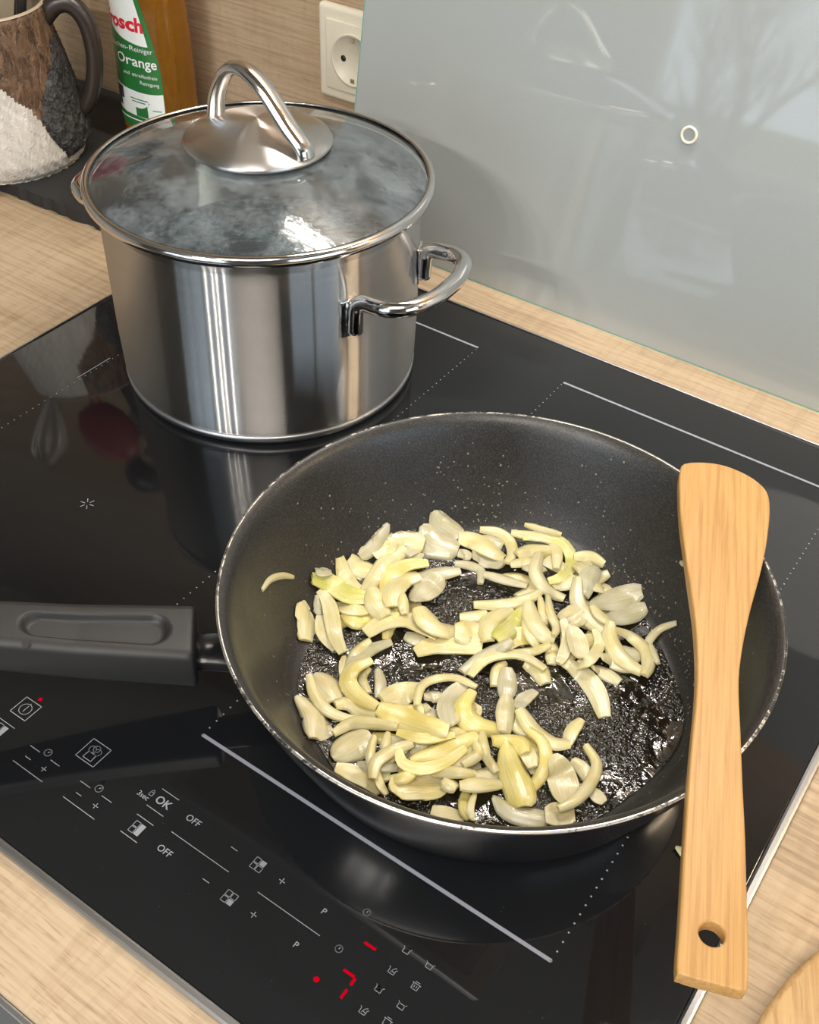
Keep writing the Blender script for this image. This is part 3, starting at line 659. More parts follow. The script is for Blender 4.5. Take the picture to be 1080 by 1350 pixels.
def lidpart(name, me, mat): me.transform(Matrix.Translation(PC)); return fromlocal(link(name, me, mat), lid)
lidpart('glass_dome', lathe_mesh('glass_dome', [(r, dome(r)) for r in [.1075 - .0062 * k for k in range(11)] + [.040]], 128), M['lid_glass'])
lidpart('rim_band', lathe_mesh('rim_band', [(.1060, .1405), (.1085, .1412), (.1103, .1400), (.1110, .1378), (.1108, .1352), (.1094, .1340), (.1068, .1338), (.1064, .1352), (.1088, .1358), (.1092, .1385), (.1080, .1395)], 128, closed=True), M['steel'])
lidpart('knob_plate', lathe_mesh('knob_plate', [(.0, .1750), (.004, .1747), (.012, .1732), (.026, .1700), (.040, .1655), (.0458, .1628), (.0466, .1612), (.0455, .1600), (.0, .1600)], 96), M['steel_cap'])
f1, f0 = G(404, 205, .1655), G(284, 150, .1685)
mid = (f0 + f1) / 2; hz = .2035
dd = (f1 - f0)
pth = spline([f1 + Vector((0, 0, -.002)), f1 + Vector((0, 0, .004)) - dd * .03, f0 + dd * .82 + Vector((0, 0, .0130)), f0 + dd * .58 + Vector((0, 0, .0295)), f0 + dd * .36 + Vector((0, 0, .0365)), f0 + dd * .18 + Vector((0, 0, .0310)), f0 + dd * .05 + Vector((0, 0, .015)), f0 + Vector((0, 0, -.003))], 8)
fromlocal(link('knob_handle', tube_mesh('knob_handle', pth, .0066, 20, flat=.62), M['steel']), lid)
# ------------------------------------------------------------------ frying pan
FC = Vector((.4315, -.3016, 0)); fp = tag(empty('frying_pan', FC), 'black non-stick frying pan holding the frying onions', 'frying pan')
inner = [(0, .0062), (.090, .0062), (.0965, .0070), (.1020, .0100), (.1070, .0165), (.1160, .0370), (.1235, .0565), (.1272, .0665), (.1295, .0712), (.1318, .0742), (.1338, .0750)]
link('inner_coating', lathe_mesh('inner_coating', inner, 144), M['nonstick'], fp)
link('outer_shell', lathe_mesh('outer_shell', [(.1344, .0738), (.1338, .0715), (.1322, .0660), (.1260, .0480), (.1180, .0280), (.1110, .0110), (.1060, .0030), (.1000, .0004), (0, .0004)], 144), M['pan_outer'], fp)
link('rim_edge', lathe_mesh('rim_edge', [(.1337, .0750), (.1346, .0752), (.1351, .0746), (.1349, .0738), (.1343, .0737)], 144), M['worn_rim'], fp)
ha = math.radians(221.5); hd = Vector((math.cos(ha), math.sin(ha), 0)); hs = Vector((-hd.y, hd.x, 0))
def hz_(s): return .0475 + .17 * (s - .150) + .10 * max(0, s - .2) * .5
br = tube_mesh('handle_bracket', [hd * s + Vector((0, 0, hz_(s) - .006)) for s in (.122, .132, .142, .156)], lambda t: .0125 - .002 * t, 20, flat=.5); link('handle_bracket', br, M['pan_outer'], fp)
vv, ff = [], []; NS = 130
def hsec(w, h, rr=.0045):                       # rounded-rectangle section: fine across the top, coarse below
    top = [(x, h) for x in [(-1 + 2 * k / 28) * (w - rr) for k in range(29)]]
    cr = lambda cx, cz, a0: [(cx + rr * math.cos(a0 - k * PI / 10), cz + rr * math.sin(a0 - k * PI / 10)) for k in range(1, 5)]
    return top + cr(w - rr, h - rr, PI / 2) + [(w, -h + rr)] + cr(w - rr, -h + rr, 0) + [(w - rr, -h), (0, -h), (-w + rr, -h)] + cr(-w + rr, -h + rr, -PI / 2) + [(-w, h - rr)] + cr(-w + rr, h - rr, PI)
for j in range(NS + 1):
    t = j / NS; s = .1465 + .175 * t
    w = .0178 - .0050 * min(1, t * 1.3) + .003 * max(0, t - .7); h = .0118 - .002 * t
    edge = 1.0 if t > .02 else .93 + .07 * math.sqrt(1 - (1 - t / .02) ** 2)
    if t > .95: edge = max(.08, math.sqrt(max(0, 1 - ((t - .95) / .05) ** 2)))
    sec = hsec(w, h); NC = len(sec)
    for k, (x, z) in enumerate(sec):
        x *= edge; z *= edge
        if k < 29:
            z += .0008 * (1 - (x / w) ** 2)
            s0, s1 = .1580, .2240; q = .0098 - .0030 * (s - s0) / (s1 - s0); cs = min(max(s, s0 + q), s1 - q); dq = math.hypot(s - cs, x - .0008) / q
            if dq < 1.06: f_ = min(1, (1.06 - dq) / .34); z -= .0042 * f_ * f_ * (3 - 2 * f_)
        vv.append(hd * s + hs * x + Vector((0, 0, hz_(s) + z - .002)))
for j in range(NS):
    for k in range(NC): k2 = (k + 1) % NC; ff.append((j * NC + k, j * NC + k2, (j + 1) * NC + k2, (j + 1) * NC + k))
ff += [tuple(range(NC)), tuple(NS * NC + k for k in range(NC))[::-1]]
me = mesh('handle', vv, ff); bm = bmesh.new(); bm.from_mesh(me); bmesh.ops.recalc_face_normals(bm, faces=bm.faces); bm.to_mesh(me); bm.free()
pan_h = link('handle', me, M['plastic_black'], fp); sharp(pan_h, 60)
# small drop-shaped mark pressed into the handle's top
def htop(s_, x): return FC + hd * s_ + hs * x + Vector((0, 0, hz_(s_) + .0118 - .002 * (s_ - .1465) / .175 - .0016))
_, es, ex = min(((Vector(PX(htop(.19 + .001 * i, -.014 + .0007 * k))) - Vector((34, 854))).length, .19 + .001 * i, -.014 + .0007 * k) for i in range(70) for k in range(40))
ev = []
for k in range(14):
    a = 2 * PI * k / 14; rr_ = .0021 * (1 + .5 * max(0, math.cos(a)) ** 3); ev.append(htop(es + rr_ * .8 * math.sin(a), ex + rr_ * math.cos(a)) - FC + Vector((0, 0, .0004)))
link('handle_mark', mesh('handle_mark', ev, [tuple(range(14))]), M['black'], pan_h, False)
# oil drops spattered on the sloping wall
def wall_pt(a, t):      # t: 0 at the foot of the wall, 1 at the lip
    P = inner[3:9]; x = t * (len(P) - 1); i = min(int(x), len(P) - 2); r = P[i][0] + (P[i + 1][0] - P[i][0]) * (x - i); z = P[i][1] + (P[i + 1][1] - P[i][1]) * (x - i)
    return Vector((r * math.cos(a), r * math.sin(a), z))
rnd = random.Random(11); vv, ff = [], []
def drop(p, r, nrm):
    s = nrm.cross(Vector((.2, .3, .9))).normalized(); q = nrm.cross(s); i = len(vv)
    vv.append(p + nrm * r * .6)
    for k in range(6): a = k * PI / 3; vv.append(p + (s * math.cos(a) + q * math.sin(a)) * r)
    for k in range(6): ff.append((i, i + 1 + k, i + 1 + (k + 1) % 6))
for k in range(620):
    a = rnd.choice((rnd.gauss(2.1, .5), rnd.gauss(2.5, .35), rnd.uniform(0, 2 * PI), rnd.gauss(.9, .6))); t = min(.95, abs(rnd.gauss(0, .28))); p = wall_pt(a, t); nrm = Vector((-math.cos(a) * .9, -math.sin(a) * .9, .42)).normalized()
    drop(p, rnd.uniform(.0002, .0007), nrm)
tag(link('oil_spatter', mesh('oil_spatter', vv, ff), M['droplet'], fp), kind='stuff')
# cooking oil film on the pan floor
FLZ = .0066
rnd = random.Random(5); vv, ff = [(0, 0, 0)], []; nr, na = 26, 120
for j in range(1, nr + 1):
    for i in range(na):
        a = 2 * PI * i / na; R = .0975 + .0022 * math.sin(3 * a + 1) + .0015 * math.sin(7 * a); r = R * j / nr
        z = .0006 + .0005 * math.sin(r * 300 + a * 3) * math.sin(a * 5 + r * 90); z = z if j < nr else .0
        z = max(z, .0003) + (0 if r < .09 else (r - .09) / .0065 * .0008 if r < .0965 else .0008 + (r - .0965) * .56) - .0001
        vv.append((r * math.cos(a), r * math.sin(a), z))
for i in range(na): ff.append((0, 1 + i, 1 + (i + 1) % na))
for j in range(nr - 1):
    for i in range(na): ff.append((1 + j * na + i, 1 + (j + 1) * na + i, 1 + (j + 1) * na + (i + 1) % na, 1 + j * na + (i + 1) % na))
oilo = link('cooking_oil', mesh('cooking_oil', vv, ff), M['oil']); oilo.location = FC + Vector((0, 0, FLZ)); tag(oilo, 'glossy bubbling film of cooking oil on the pan floor', 'oil')
# ------------------------------------------------------------------ onions
CROP = {'A': (340, 640, .27778), 'B': (600, 660, .2963), 'C': (370, 840, .26852), 'D': (580, 840, .31481)}
ON = []
def on(c, kind, w, *pts): ON.append((c, kind, w, pts))
# kinds: c cream strip, y yellow strip, g greenish strip, t translucent, w whitish ; capital = broad petal
on('A', 't', 45, (270, 410), (345, 412)); on('A', 'c', 70, (430, 345), (480, 392), (550, 400)); on('A', 'T', 80, (620, 180), (560, 260), (480, 335))
on('A', 't', 45, (280, 520), (285, 580), (300, 615)); on('A', 'c', 48, (360, 570), (440, 590), (525, 595)); on('A', 'T', 115, (830, 120), (880, 180), (965, 232))
on('A', 'T', 135, (775, 190), (840, 265), (955, 300)); on('A', 'C', 120, (600, 275), (700, 262), (792, 275)); on('A', 'C', 105, (555, 235), (590, 290), (620, 335))
on('A', 'c', 65, (385, 340), (405, 420), (450, 490), (530, 525)); on('A', 'g', 75, (250, 440), (340, 465), (430, 520), (528, 535)); on('A', 't', 70, (960, 400), (880, 410), (800, 430), (730, 470))
on('A', 'c', 72, (700, 300), (620, 360), (560, 440), (510, 500)); on('A', 'c', 80, (540, 490), (560, 560), (605, 620)); on('A', 'y', 55, (810, 370), (710, 380), (630, 430), (600, 520))
on('A', 'c', 75, (770, 430), (690, 450), (640, 510), (640, 575)); on('A', 'c', 45, (700, 610), (692, 560), (690, 515)); on('A', 'T', 95, (735, 545), (800, 490), (868, 425))
on('A', 'c', 50, (295, 620), (310, 700), (370, 780)); on('A', 'c', 62, (290, 495), (335, 560), (355, 640), (370, 720), (405, 795)); on('A', 'c', 72, (200, 550), (215, 620), (222, 735))
on('A', 't', 50, (700, 710), (750, 730), (795, 740)); on('A', 'c', 75, (512, 705), (600, 650), (700, 640), (790, 680), (855, 720)); on('A', 'c', 90, (770, 580), (810, 640), (880, 680), (955, 695))
on('A', 'c', 90, (935, 690), (1000, 700), (1070, 720)); on('A', 'c', 78, (748, 795), (830, 765), (940, 760), (1065, 775)); on('A', 't', 40, (950, 320), (1015, 345))
on('B', 'T', 90, (110, 165), (165, 185), (215, 200)); on('B', 'c', 65, (15, 165), (90, 180), (160, 220), (218, 255)); on('B', 'c', 30, (310, 105), (390, 125), (475, 150)); on('B', 'c', 50, (250, 140), (330, 150), (420, 165), (530, 230))
on('B', 't', 70, (78, 240), (140, 265), (212, 290)); on('B', 'c', 40, (110, 128), (190, 140), (242, 180), (255, 235), (228, 278)); on('B', 't', 30, (0, 278), (70, 290), (115, 315), (112, 370)); on('B', 't', 36, (128, 325), (220, 350), (322, 378))
on('B', 'c', 58, (275, 240), (340, 225), (430, 222)); on('B', 'c', 36, (245, 285), (310, 270), (352, 262)); on('B', 't', 40, (300, 300), (400, 305)); on('B', 'c', 40, (430, 185), (455, 240), (450, 305))
on('B', 'c', 60, (430, 375), (500, 360), (522, 335)); on('B', 'g', 44, (300, 165), (390, 160), (470, 185), (512, 240), (510, 305), (465, 345), (415, 360)); on('B', 'w', 50, (375, 235), (360, 310), (390, 370), (440, 410), (490, 432))
on('B', 'c', 50, (528, 250), (600, 252), (665, 285)); on('B', 'w', 62, (540, 310), (610, 290)); on('B', 't', 72, (628, 300), (592, 350), (572, 425)); on('B', 'w', 50, (545, 340), (540, 430), (570, 500), (620, 550), (668, 580))
on('B', 'T', 80, (640, 530), (740, 510), (852, 470)); on('B', 'T', 85, (605, 470), (700, 440), (835, 400)); on('B', 'c', 35, (610, 470), (650, 520), (695, 545))
on('B', 'c', 48, (20, 515), (90, 515), (142, 500)); on('B', 'c', 45, (82, 460), (170, 460), (260, 450), (340, 425), (380, 400)); on('B', 'c', 68, (250, 480), (180, 510), (140, 560), (150, 625)); on('B', 'G', 78, (312, 470), (270, 540), (180, 615))
on('B', 'c', 55, (320, 530), (340, 590), (372, 645)); on('B', 'c', 55, (440, 640), (430, 730)); on('B', 'c', 62, (330, 450), (345, 520), (390, 590), (445, 615)); on('B', 'c', 30, (378, 430), (392, 500), (410, 560)); on('B', 'c', 30, (412, 425), (425, 500), (452, 560), (440, 600))
on('B', 'W', 80, (465, 500), (520, 515), (550, 560)); on('B', 'w', 45, (480, 530), (502, 610), (482, 690), (460, 725)); on('B', 'W', 75, (510, 555), (540, 620), (560, 700)); on('B', 'c', 42, (620, 575), (642, 640), (600, 710), (540, 745))
on('B', 'T', 60, (730, 650), (780, 680), (830, 680)); on('B', 'w', 55, (650, 690), (720, 720), (790, 745)); on('B', 'c', 55, (690, 540), (690, 620), (740, 700), (835, 762)); on('B', 'c', 46, (705, 570), (780, 600), (850, 660), (862, 730), (842, 778))
on('B', 'w', 22, (870, 640), (885, 680), (905, 725)); on('B', 'w', 46, (610, 740), (670, 770), (735, 808)); on('D', 'w', 62, (545, 115), (610, 170), (660, 240), (690, 335))
on('B', 't', 55, (28, 762), (130, 690), (252, 622)); on('B', 'c', 36, (260, 675), (340, 670), (425, 640)); on('B', 'c', 60, (310, 715), (370, 750), (405, 815)); on('B', 'c', 42, (170, 825), (185, 750), (225, 720)); on('B', 'c', 40, (68, 782), (130, 710), (220, 685), (310, 695), (402, 752))
on('C', 't', 50, (480, 160), (492, 230), (480, 300)); on('C', 'W', 130, (170, 180), (225, 240), (275, 310)); on('C', 'W', 130, (75, 290), (150, 380), (165, 500)); on('C', 'c', 32, (312, 95), (300, 190)); on('C', 'c', 42, (442, 12), (370, 70), (330, 135))
on('C', 't', 62, (548, 25), (450, 60), (370, 120), (335, 170)); on('C', 'c', 42, (435, 150), (400, 200), (435, 275)); on('C', 'c', 65, (265, 330), (340, 320), (400, 360), (475, 385)); on('C', 'c', 45, (140, 185), (160, 270), (220, 350), (300, 390), (375, 400))
on('C', 'y', 75, (445, 110), (360, 150), (330, 220), (380, 290), (475, 345)); on('C', 't', 50, (700, 290), (795, 290)); on('C', 'c', 82, (498, 312), (590, 280), (692, 258)); on('C', 'c', 36, (692, 390), (680, 325)); on('C', 't', 50, (700, 410), (765, 365))
on('C', 'W', 135, (255, 595), (340, 540), (445, 480)); on('C', 'c', 72, (268, 640), (348, 668), (430, 708), (492, 762)); on('C', 'c', 40, (460, 485), (440, 570), (442, 660)); on('C', 'c', 42, (530, 470), (510, 560)); on('C', 'c', 35, (470, 655), (490, 730), (522, 775))
on('C', 'w', 62, (740, 850), (820, 870), (905, 890)); on('C', 'C', 150, (535, 740), (650, 735), (812, 740)); on('C', 'c', 60, (800, 700), (865, 745)); on('C', 'y', 60, (912, 760), (908, 830), (930, 895)); on('C', 'c', 32, (955, 765), (932, 850), (952, 905))
on('C', 'c', 62, (840, 625), (920, 600), (975, 550)); on('C', 'c', 46, (745, 662), (850, 660), (955, 668)); on('C', 'c', 62, (878, 728), (980, 722), (1090, 718)); on('C', 'c', 50, (450, 695), (470, 610), (560, 550), (650, 520))
on('C', 'Y', 78, (635, 602), (740, 570), (830, 540), (965, 478)); on('C', 'y', 46, (578, 550), (600, 620), (690, 650), (800, 620), (910, 545)); on('C', 'y', 42, (570, 468), (700, 500), (855, 482)); on('C', 'y', 92, (478, 345), (560, 380), (680, 430), (825, 462)); on('C', 'c', 45, (258, 472), (350, 420), (450, 420), (575, 440))
on('C', 't', 75, (905, 225), (840, 290), (810, 360), (830, 435)); on('C', 'c', 36, (668, 335), (690, 240), (770, 200), (870, 200), (965, 245))
on('D', 'c', 40, (180, 400), (190, 480), (240, 565)); on('D', 'c', 42, (150, 440), (160, 485), (95, 535)); on('D', 't', 50, (402, 228), (350, 265), (330, 300)); on('D', 'c', 52, (530, 455), (555, 390), (592, 345)); on('D', 'c', 60, (335, 300), (395, 390), (470, 440), (545, 445))
on('D', 'c', 50, (355, 540), (405, 500)); on('D', 'c', 50, (300, 430), (360, 480), (390, 545)); on('C', 'y', 78, (935, 262), (888, 340), (930, 410), (1000, 440), (1110, 455)); on('D', 't', 70, (280, 130), (282, 200), (278, 255)); on('D', 'w', 70, (282, 245), (278, 310), (272, 400)); on('D', 'y', 52, (220, 430), (330, 445), (358, 485))
on('D', 'T', 85, (222, 668), (285, 722), (380, 750), (452, 762)); on('D', 'w', 72, (440, 745), (565, 745)); on('D', 'y', 50, (372, 388), (432, 440), (445, 530), (402, 610), (345, 660)); on('D', 'Y', 112, (275, 440), (300, 550), (335, 640), (350, 710))
on('D', 'W', 110, (480, 490), (510, 590), (535, 700)); on('D', 'w', 45, (555, 515), (600, 555), (625, 605)); on('D', 'w', 42, (635, 640), (660, 670), (688, 695)); on('D', 'c', 46, (612, 452), (658, 530), (630, 610), (570, 680), (495, 718))
def floor_z(p):
    r = math.hypot(p.x - FC.x, p.y - FC.y); prev = inner[0]
    for q in inner[1:]:
        if r <= q[0]: return prev[1] + (q[1] - prev[1]) * (r - prev[0]) / max(1e-6, q[0] - prev[0])
        prev = q
    return -1.0
def floor_n(p):
    e = .002; return Vector((floor_z(p - Vector((e, 0, 0))) - floor_z(p + Vector((e, 0, 0))), floor_z(p - Vector((0, e, 0))) - floor_z(p + Vector((0, e, 0))), 2 * e)).normalized()
def surf_hit(px, py, h=0.0):                 # where a pixel's ray meets the surface h above the pan's inside
    d = ray(px, py); t = (.10 - CAM.z) / d.z; st = .004
    for _ in range(90):
        p = CAM + d * t
        rr_ = math.hypot(p.x - FC.x, p.y - FC.y); k_ = 1 if rr_ < .092 else max(0, 1 - (rr_ - .092) / .016)
        if p.z < floor_z(p) + max(h * k_, min(h, .0016)):
            if st < .0001: return p
            t -= st; st *= .25
        t += st
    return CAM + d * t
def slice_mesh(path, wid, thick, cup, roll, petal, twist=0.0, nrm=None):
    P = [Vector(p) for p in path]; n = len(P); K = 9; v, f, uv = [], [], []
    for i, p in enumerate(P):
        t = i / (n - 1); T = (P[min(i + 1, n - 1)] - P[max(i - 1, 0)]).normalized()
        N0 = nrm[i] if nrm else Vector((0, 0, 1))
        side = T.cross(N0); side = side.normalized() if side.length > 1e-4 else Vector((1, 0, 0)); nn = side.cross(T).normalized()
        rl = roll + twist * (t - .5); s2 = side * math.cos(rl) + nn * math.sin(rl); n2 = nn * math.cos(rl) - side * math.sin(rl)
        e = math.sin(PI * (.03 + .94 * t)); w = wid * ((1.62 * (t + .015) ** .50 * (1.015 - t) ** .30) if petal else (.50 + .50 * e ** .8)); th = thick * (.65 + .35 * e ** .5)
        ribs = [0, .08, -.06, .08, 0, .08, -.06, .08, 0]
        top, bot = [], []
        for k in range(K):
            x = 2 * k / (K - 1) - 1; q = p + s2 * (x * w / 2) - n2 * (cup * w * x * x - cup * w * .4); tt = th * (1 - .55 * x * x) / 2
            top.append(q + n2 * (tt + th * .5 * ribs[k])); bot.append(q - n2 * tt)
        v += top + bot[::-1]; uv += [(t, k / (K - 1)) for k in range(K)] + [(t, 1 - k / (K - 1)) for k in range(K)]
    R = 2 * K
    for i in range(n - 1):
        for k in range(R): k2 = (k + 1) % R; f.append((i * R + k, i * R + k2, (i + 1) * R + k2, (i + 1) * R + k))
    f += [tuple(range(R)), tuple((n - 1) * R + k for k in range(R))[::-1]]
    c = sum((Vector(p) for p in v), Vector()) / len(v)
    me = mesh('onion_slice', [p - c for p in v], f); ul = me.uv_layers.new(name='UVMap')
    for lp_ in me.loops: ul.data[lp_.index].uv = uv[lp_.vertex_index]
    bm = bmesh.new(); bm.from_mesh(me); bmesh.ops.recalc_face_normals(bm, faces=bm.faces)
    for ed in bm.edges:
        if len(ed.link_faces) == 2 and ed.calc_face_angle(0) > 1.0: ed.smooth = False
    bm.to_mesh(me); bm.free()
    return me, c
HM = {}; CS = .0025
def cell(p): return (round(p.x / CS), round(p.y / CS))
rnd = random.Random(21)
def zone(c):
    a = math.degrees(math.atan2(c.y - FC.y, c.x - FC.x)) % 360; r = math.hypot(c.x - FC.x, c.y - FC.y)
    if r < .036: return 'in the middle of the pan'
    if a < 50 or a > 330: return 'on the spatula side of the pan'
    if a < 115: return 'on the splashback side of the pan'
    if a < 185: return 'on the stock pot side of the pan'
    if a < 255: return 'on the handle side of the pan'
    return 'on the hob control side of the pan'
def put_slice(px, wpx, kind):
    petal = kind.isupper()
    path2 = spline([Vector((a, b, 0)) for a, b in px], max(3, 12 // (len(px) - 1))); m = len(path2)
    mid = m // 2; tv = (path2[min(mid + 1, m - 1)] - path2[max(mid - 1, 0)]).normalized(); pn = Vector((-tv.y, tv.x, 0)) * wpx / 2; c0 = path2[mid]
    wid = (surf_hit(c0.x + pn.x, c0.y + pn.y, .004) - surf_hit(c0.x - pn.x, c0.y - pn.y, .004)).length * (1.22 if not petal else 1.14)
    wid = min(wid, wpx / ppm(surf_hit(c0.x, c0.y)) * 1.5)
    thick = rnd.uniform(.0020, .0027) if not petal else rnd.uniform(.0015, .0019)
    cup = rnd.uniform(.10, .20) if not petal else rnd.uniform(.15, .22)
    hh = [.002] * m; pts = [surf_hit(q.x, q.y, .002) for q in path2]
    for it in range(2):
        for i, q in enumerate(pts):
            h = 0
            for dx in (-1, 0, 1):
                for dy in (-1, 0, 1): h = max(h, HM.get((cell(q)[0] + dx, cell(q)[1] + dy), 0))
            hh[i] = min(h * .82, .017) + thick * .5 + wid * cup * .55 + .0004
        for _ in range(3): hh = [(hh[max(i - 1, 0)] + 2 * hh[i] + hh[min(i + 1, m - 1)]) / 4 for i in range(m)]
        pts = [surf_hit(q.x, q.y, hh[i]) for i, q in enumerate(path2)]
    cup *= rnd.choice((1, 1, .55, -.45)) if not petal else rnd.choice((1, 1, .7, -.6))
    roll = rnd.uniform(-.30, .30) if not petal else rnd.uniform(-.15, .15)
    N = [(floor_n(p) + Vector((0, 0, .5))).normalized() for p in pts]
    me, c = slice_mesh(pts, wid, thick, cup, roll, petal, rnd.uniform(-.4, .4), N)
    for w_ in me.vertices:
        q = w_.co + c
        for _ in range(40):
            if q.z >= floor_z(q) + .0007: break
            if math.hypot(q.x - FC.x, q.y - FC.y) > .088: q.x += (FC.x - q.x) * .012; q.y += (FC.y - q.y) * .012
            else: q.z = floor_z(q) + .0008
        w_.co = q - c
    o = link('onion_petal' if petal else 'onion_strip', me, M['on_' + kind.lower()]); o.location = c
    for i, q in enumerate(pts):
        T = (pts[min(i + 1, m - 1)] - pts[max(i - 1, 0)]).normalized()
        for s_ in (-.35, -.15, .15, .35):
            k = cell(q + T.cross(Vector((0, 0, 1))) * wid * s_); HM[k] = max(HM.get(k, 0), hh[i] + thick * .5 - abs(s_) * wid * cup)
    L = sum((b - a).length for a, b in zip(pts, pts[1:])); size = '' if petal else ('long ' if L > .034 else 'short ' if L < .02 else '')
    nm = {'c': 'cream curved onion strip', 'y': 'deep yellow curved onion strip', 'g': 'greenish yellow onion strip', 't': 'translucent onion strip', 'w': 'whitish onion strip', 'C': 'broad cream onion petal', 'Y': 'broad deep yellow onion petal', 'G': 'broad greenish onion petal', 'T': 'broad translucent onion petal', 'W': 'broad whitish onion petal'}[kind]
    lb = size + nm + ' frying ' + zone(c); tag(o, lb, 'onion', lb.replace(' frying', 's') if False else size + nm + 's ' + zone(c)); return o
fr = random.Random(33)
for (x0, y0, x1, y1, n_) in ((480, 905, 640, 1025, 15), (590, 930, 720, 1035, 10), (430, 740, 560, 830, 7), (660, 740, 800, 850, 9), (500, 700, 600, 770, 4), (740, 800, 830, 870, 4)):
    for _ in range(n_):
        ax_, ay_, an_, ln_, cv_ = fr.uniform(x0, x1), fr.uniform(y0, y1), fr.uniform(0, 2 * PI), fr.uniform(18, 34), fr.uniform(-13, 13)
        dx_, dy_ = math.cos(an_), math.sin(an_)
        put_slice([(ax_ - dx_ * ln_, ay_ - dy_ * ln_ * .75), (ax_ - dy_ * cv_, ay_ + dx_ * cv_ * .75), (ax_ + dx_ * ln_, ay_ + dy_ * ln_ * .75)], fr.uniform(12, 20), fr.choice('cccywt'))
for (cr, kind, w, pts) in ON:
    ox, oy, sc_ = CROP[cr]; put_slice([(ox + u * sc_, oy + v_ * sc_) for u, v_ in pts], w * sc_, kind)
# single pieces that lie apart from the heap
def wall_slice(px, wpx, kind, label, lift=.0018, roll=0.0):
    path2 = spline([Vector((a, b, 0)) for a, b in px], 5); pts = []
    for q in path2:
        pts.append(surf_hit(q.x, q.y, lift))
    me, c = slice_mesh(pts, wpx / ppm(pts[0]), .0016, .1, roll, False, 0, [floor_n(p) for p in pts]); o = link('onion_strip', me, M['on_' + kind]); o.location = c; tag(o, label, 'onion'); return o
wall_slice([(346, 778), (357, 764), (373, 759), (387, 761)], 10, 'w', 'thin curled onion sliver stuck alone on the pan wall', .002)
wall_slice([(892, 821), (870, 829), (857, 843), (855, 855)], 12, 'w', 'curled onion strip tipped up against the pan wall beside the spatula', .0035)
wall_slice([(897, 741), (904, 745)], 8, 't', 'tiny onion scrap on the pan wall beside the spatula', .0015)
g = G(902, 1121, .003); me, c = slice_mesh([g + Vector((-.004, .0, 0)), g, g + Vector((.006, -.001, 0))], .006, .0018, .1, 0, True); o = link('onion_scrap', me, M['on_w']); o.location = (c.x, c.y, .0021); tag(o, 'small onion scrap fallen on the hob beside the spatula', 'onion')
# bubbles of frying oil between the slices
rnd = random.Random(9); vv, ff = [], []
for k in range(900):
    a = rnd.uniform(0, 2 * PI); r = .094 * math.sqrt(rnd.random())
    if math.sin(a * 3 + r * 60) + math.sin(r * 130 - a * 2) < -.2: continue
    p = Vector((r * math.cos(a), r * math.sin(a), .0006)); drop(p, rnd.uniform(.0003, .0010), Vector((0, 0, 1)))
me = mesh('oil_bubbles', vv, ff); bub = link('oil_bubbles', me, M['oil'], oilo); tag(bub, kind='stuff')
# ------------------------------------------------------------------ spatula resting across the pan rim
ZT = .0835
outp = [(898, 640), (899, 622), (904, 612), (930, 610.5), (957, 615), (985, 627), (1003, 640), (1011, 652), (1013, 668), (1012, 690), (1007, 725), (999, 760), (988, 800), (979, 840), (973, 880), (972, 915), (974, 960), (977, 1040), (980, 1100), (982, 1180), (984, 1250), (983, 1296), (978, 1303), (950, 1296), (915, 1287), (901, 1282), (896, 1274), (900, 1210), (905, 1120), (910, 1040), (916, 970), (921, 915), (922, 870), (919, 820), (912, 770), (905, 720), (900, 680)]
W3 = [G(x, y, ZT) for x, y in outp]
a_, b_ = G(940, 1290, ZT), G(955, 615, ZT); ax = (b_ - a_).normalized(); an = math.atan2(ax.y, ax.x); cen = (a_ + b_) / 2
rotm = Matrix.Rotation(-an, 3, 'Z')
L2 = [tuple((rotm @ (p - cen)).to_2d()) for p in W3]
L2s = [tuple(p.to_2d()) for p in spline([Vector((x, y, 0)) for x, y in L2], 3, closed=True)]
hc = rotm @ (G(939, 1231, ZT) - cen); hole = [(hc.x + .0056 * math.cos(k * PI / 14), hc.y + .0056 * math.sin(k * PI / 14)) for k in range(28)]
me = curve_mesh('spatula', [L2s, hole], .0026, .0009, 2)
sp = link('wooden_spatula', me, M['spatula']); sharp(sp, 50); sp.location = (cen.x, cen.y, ZT - .0035); sp.rotation_euler = (0, 0, an)
tag(sp, 'bamboo spatula with a hanging hole lying across the frying pan rim', 'spatula')
# ------------------------------------------------------------------ cutting board
q = [G(1080, 1255, WT + .018), G(1012, 1330, WT + .018), G(1000, 1350, WT + .018)]
CBr = .15; qa, qb = G(1080, 1250, WT + .018), G(997, 1350, WT + .018); qm = (qa + qb) / 2; qd = (qb - qa)
qn = Vector((-qd.y, qd.x, 0)).normalized(); qn = qn if qn.x > 0 else -qn
cb_c = qm + qn * math.sqrt(CBr ** 2 - (qd.length / 2) ** 2)
cb = link('cutting_board', lathe_mesh('cutting_board', [(0, 0), (CBr - .002, 0), (CBr, .002), (CBr, .015), (CBr - .003, .018), (0, .018)], 128), M['board']); cb.location = (cb_c.x, cb_c.y, WT + .0002); sharp(cb, 50)
tag(cb, 'round light wooden board lying on the worktop beside the hob', 'cutting board')
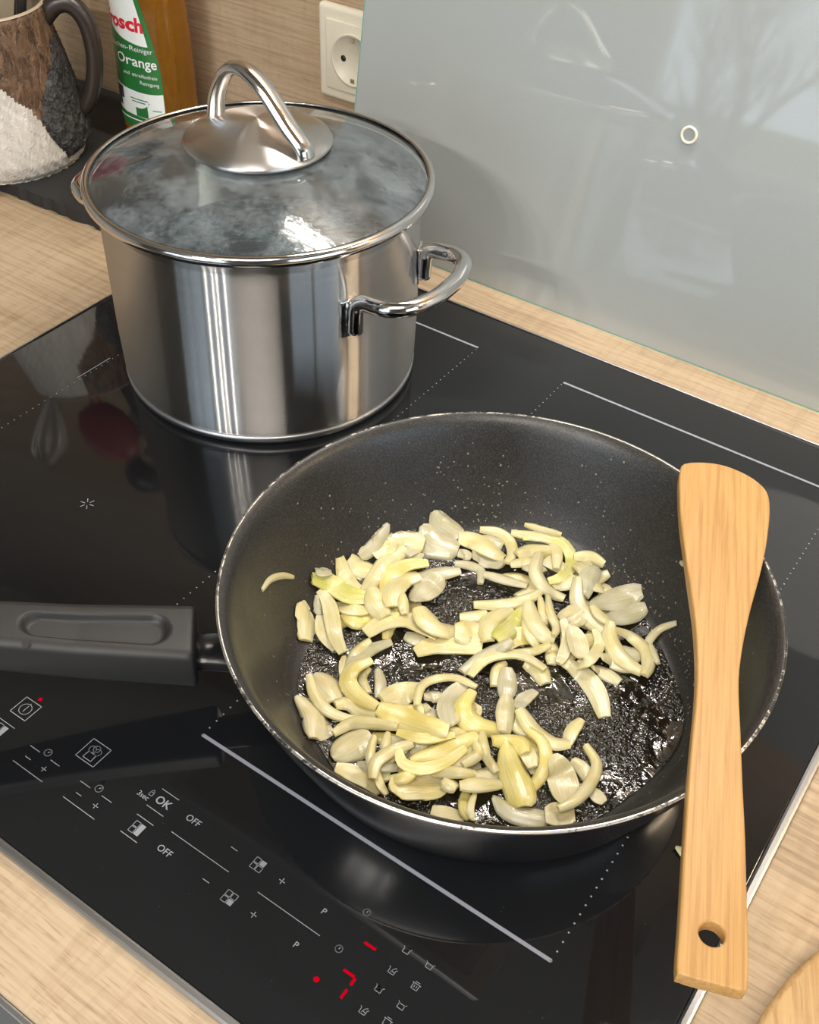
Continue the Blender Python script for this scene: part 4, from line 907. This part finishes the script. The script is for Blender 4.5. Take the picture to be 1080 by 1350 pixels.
# ------------------------------------------------------------------ extractor hood and ceiling lamp (mirrored in the hob and pot)
hd_ = tag(empty('extractor_hood', (.3, WALL, .75)), 'steel extractor hood above the hob, mirrored in its black glass', 'extractor hood')
fromlocal(link('body', box_mesh('body', .0, .60, -.36, WALL - .001, .752, .80, .003), M['steel_dull'], smooth=False), hd_)
fromlocal(link('chimney', box_mesh('chimney', .17, .43, -.16, WALL - .001, .80, CZ - .001, .002), M['steel_dull'], smooth=False), hd_)
for i in range(2): fromlocal(link('grease_filter', box_mesh('grease_filter', .03 + i * .275, .295 + i * .275, -.34, .015, .748, .7515, .001), M['chrome_dark'], smooth=False), hd_)
for a in ((.07, .53, .036, .041), (.07, .53, .069, .074), (.07, .079, .041, .069), (.521, .53, .041, .069)): fromlocal(link('lamp_frame', box_mesh('lamp_frame', *a, .740, .7515, .001), M['steel'], smooth=False), hd_)
cl = tag(empty('ceiling_lamp', (.75, -1.2, CZ)), 'round white ceiling lamp behind the cook', 'lamp')
link('shade', lathe_mesh('shade', [(.47, -.115), (.475, -.115), (.475, -.005), (.0, -.002), (0, -.006), (.47, -.009)], 48, closed=True), M['frame_white'], cl)
tl = tag(empty('track_lamp', (.39, -2.4, CZ)), 'ceiling track lamp with four small spots behind the cook', 'lamp')
link('rail', box_mesh('rail', -.32, .32, -.015, .015, -.03, -.001, .002), M['steel_dull'], tl, False)
for p in SPOTS:
    q = Vector(p) - Vector((.39, -2.4, CZ)); link('stem', tube_mesh('stem', [(q.x, 0, -.03), (q.x, 0, q.z + .07)], .006, 10), M['steel_dull'], tl)
    link('spot_head', lathe_mesh('spot_head', [(.027, q.z + .004), (.034, q.z + .004), (.034, q.z + .06), (.012, q.z + .07), (0, q.z + .07), (0, q.z + .066), (.027, q.z + .05)], 24, cx=q.x, closed=True), M['steel_dull'], tl)
wc = tag(empty('wall_cabinet', (1.15, WALL, .55)), 'white wall cabinet right of the hob with a warm strip light below', 'cabinet')
fromlocal(link('carcass', box_mesh('carcass', .86, 1.46, -.20, WALL - .001, .55, 1.15, .002), M['frame_white'], smooth=False), wc)
fromlocal(link('door', box_mesh('door', .862, 1.458, -.219, -.2005, .551, 1.149, .002), M['frame_white'], smooth=False), wc)
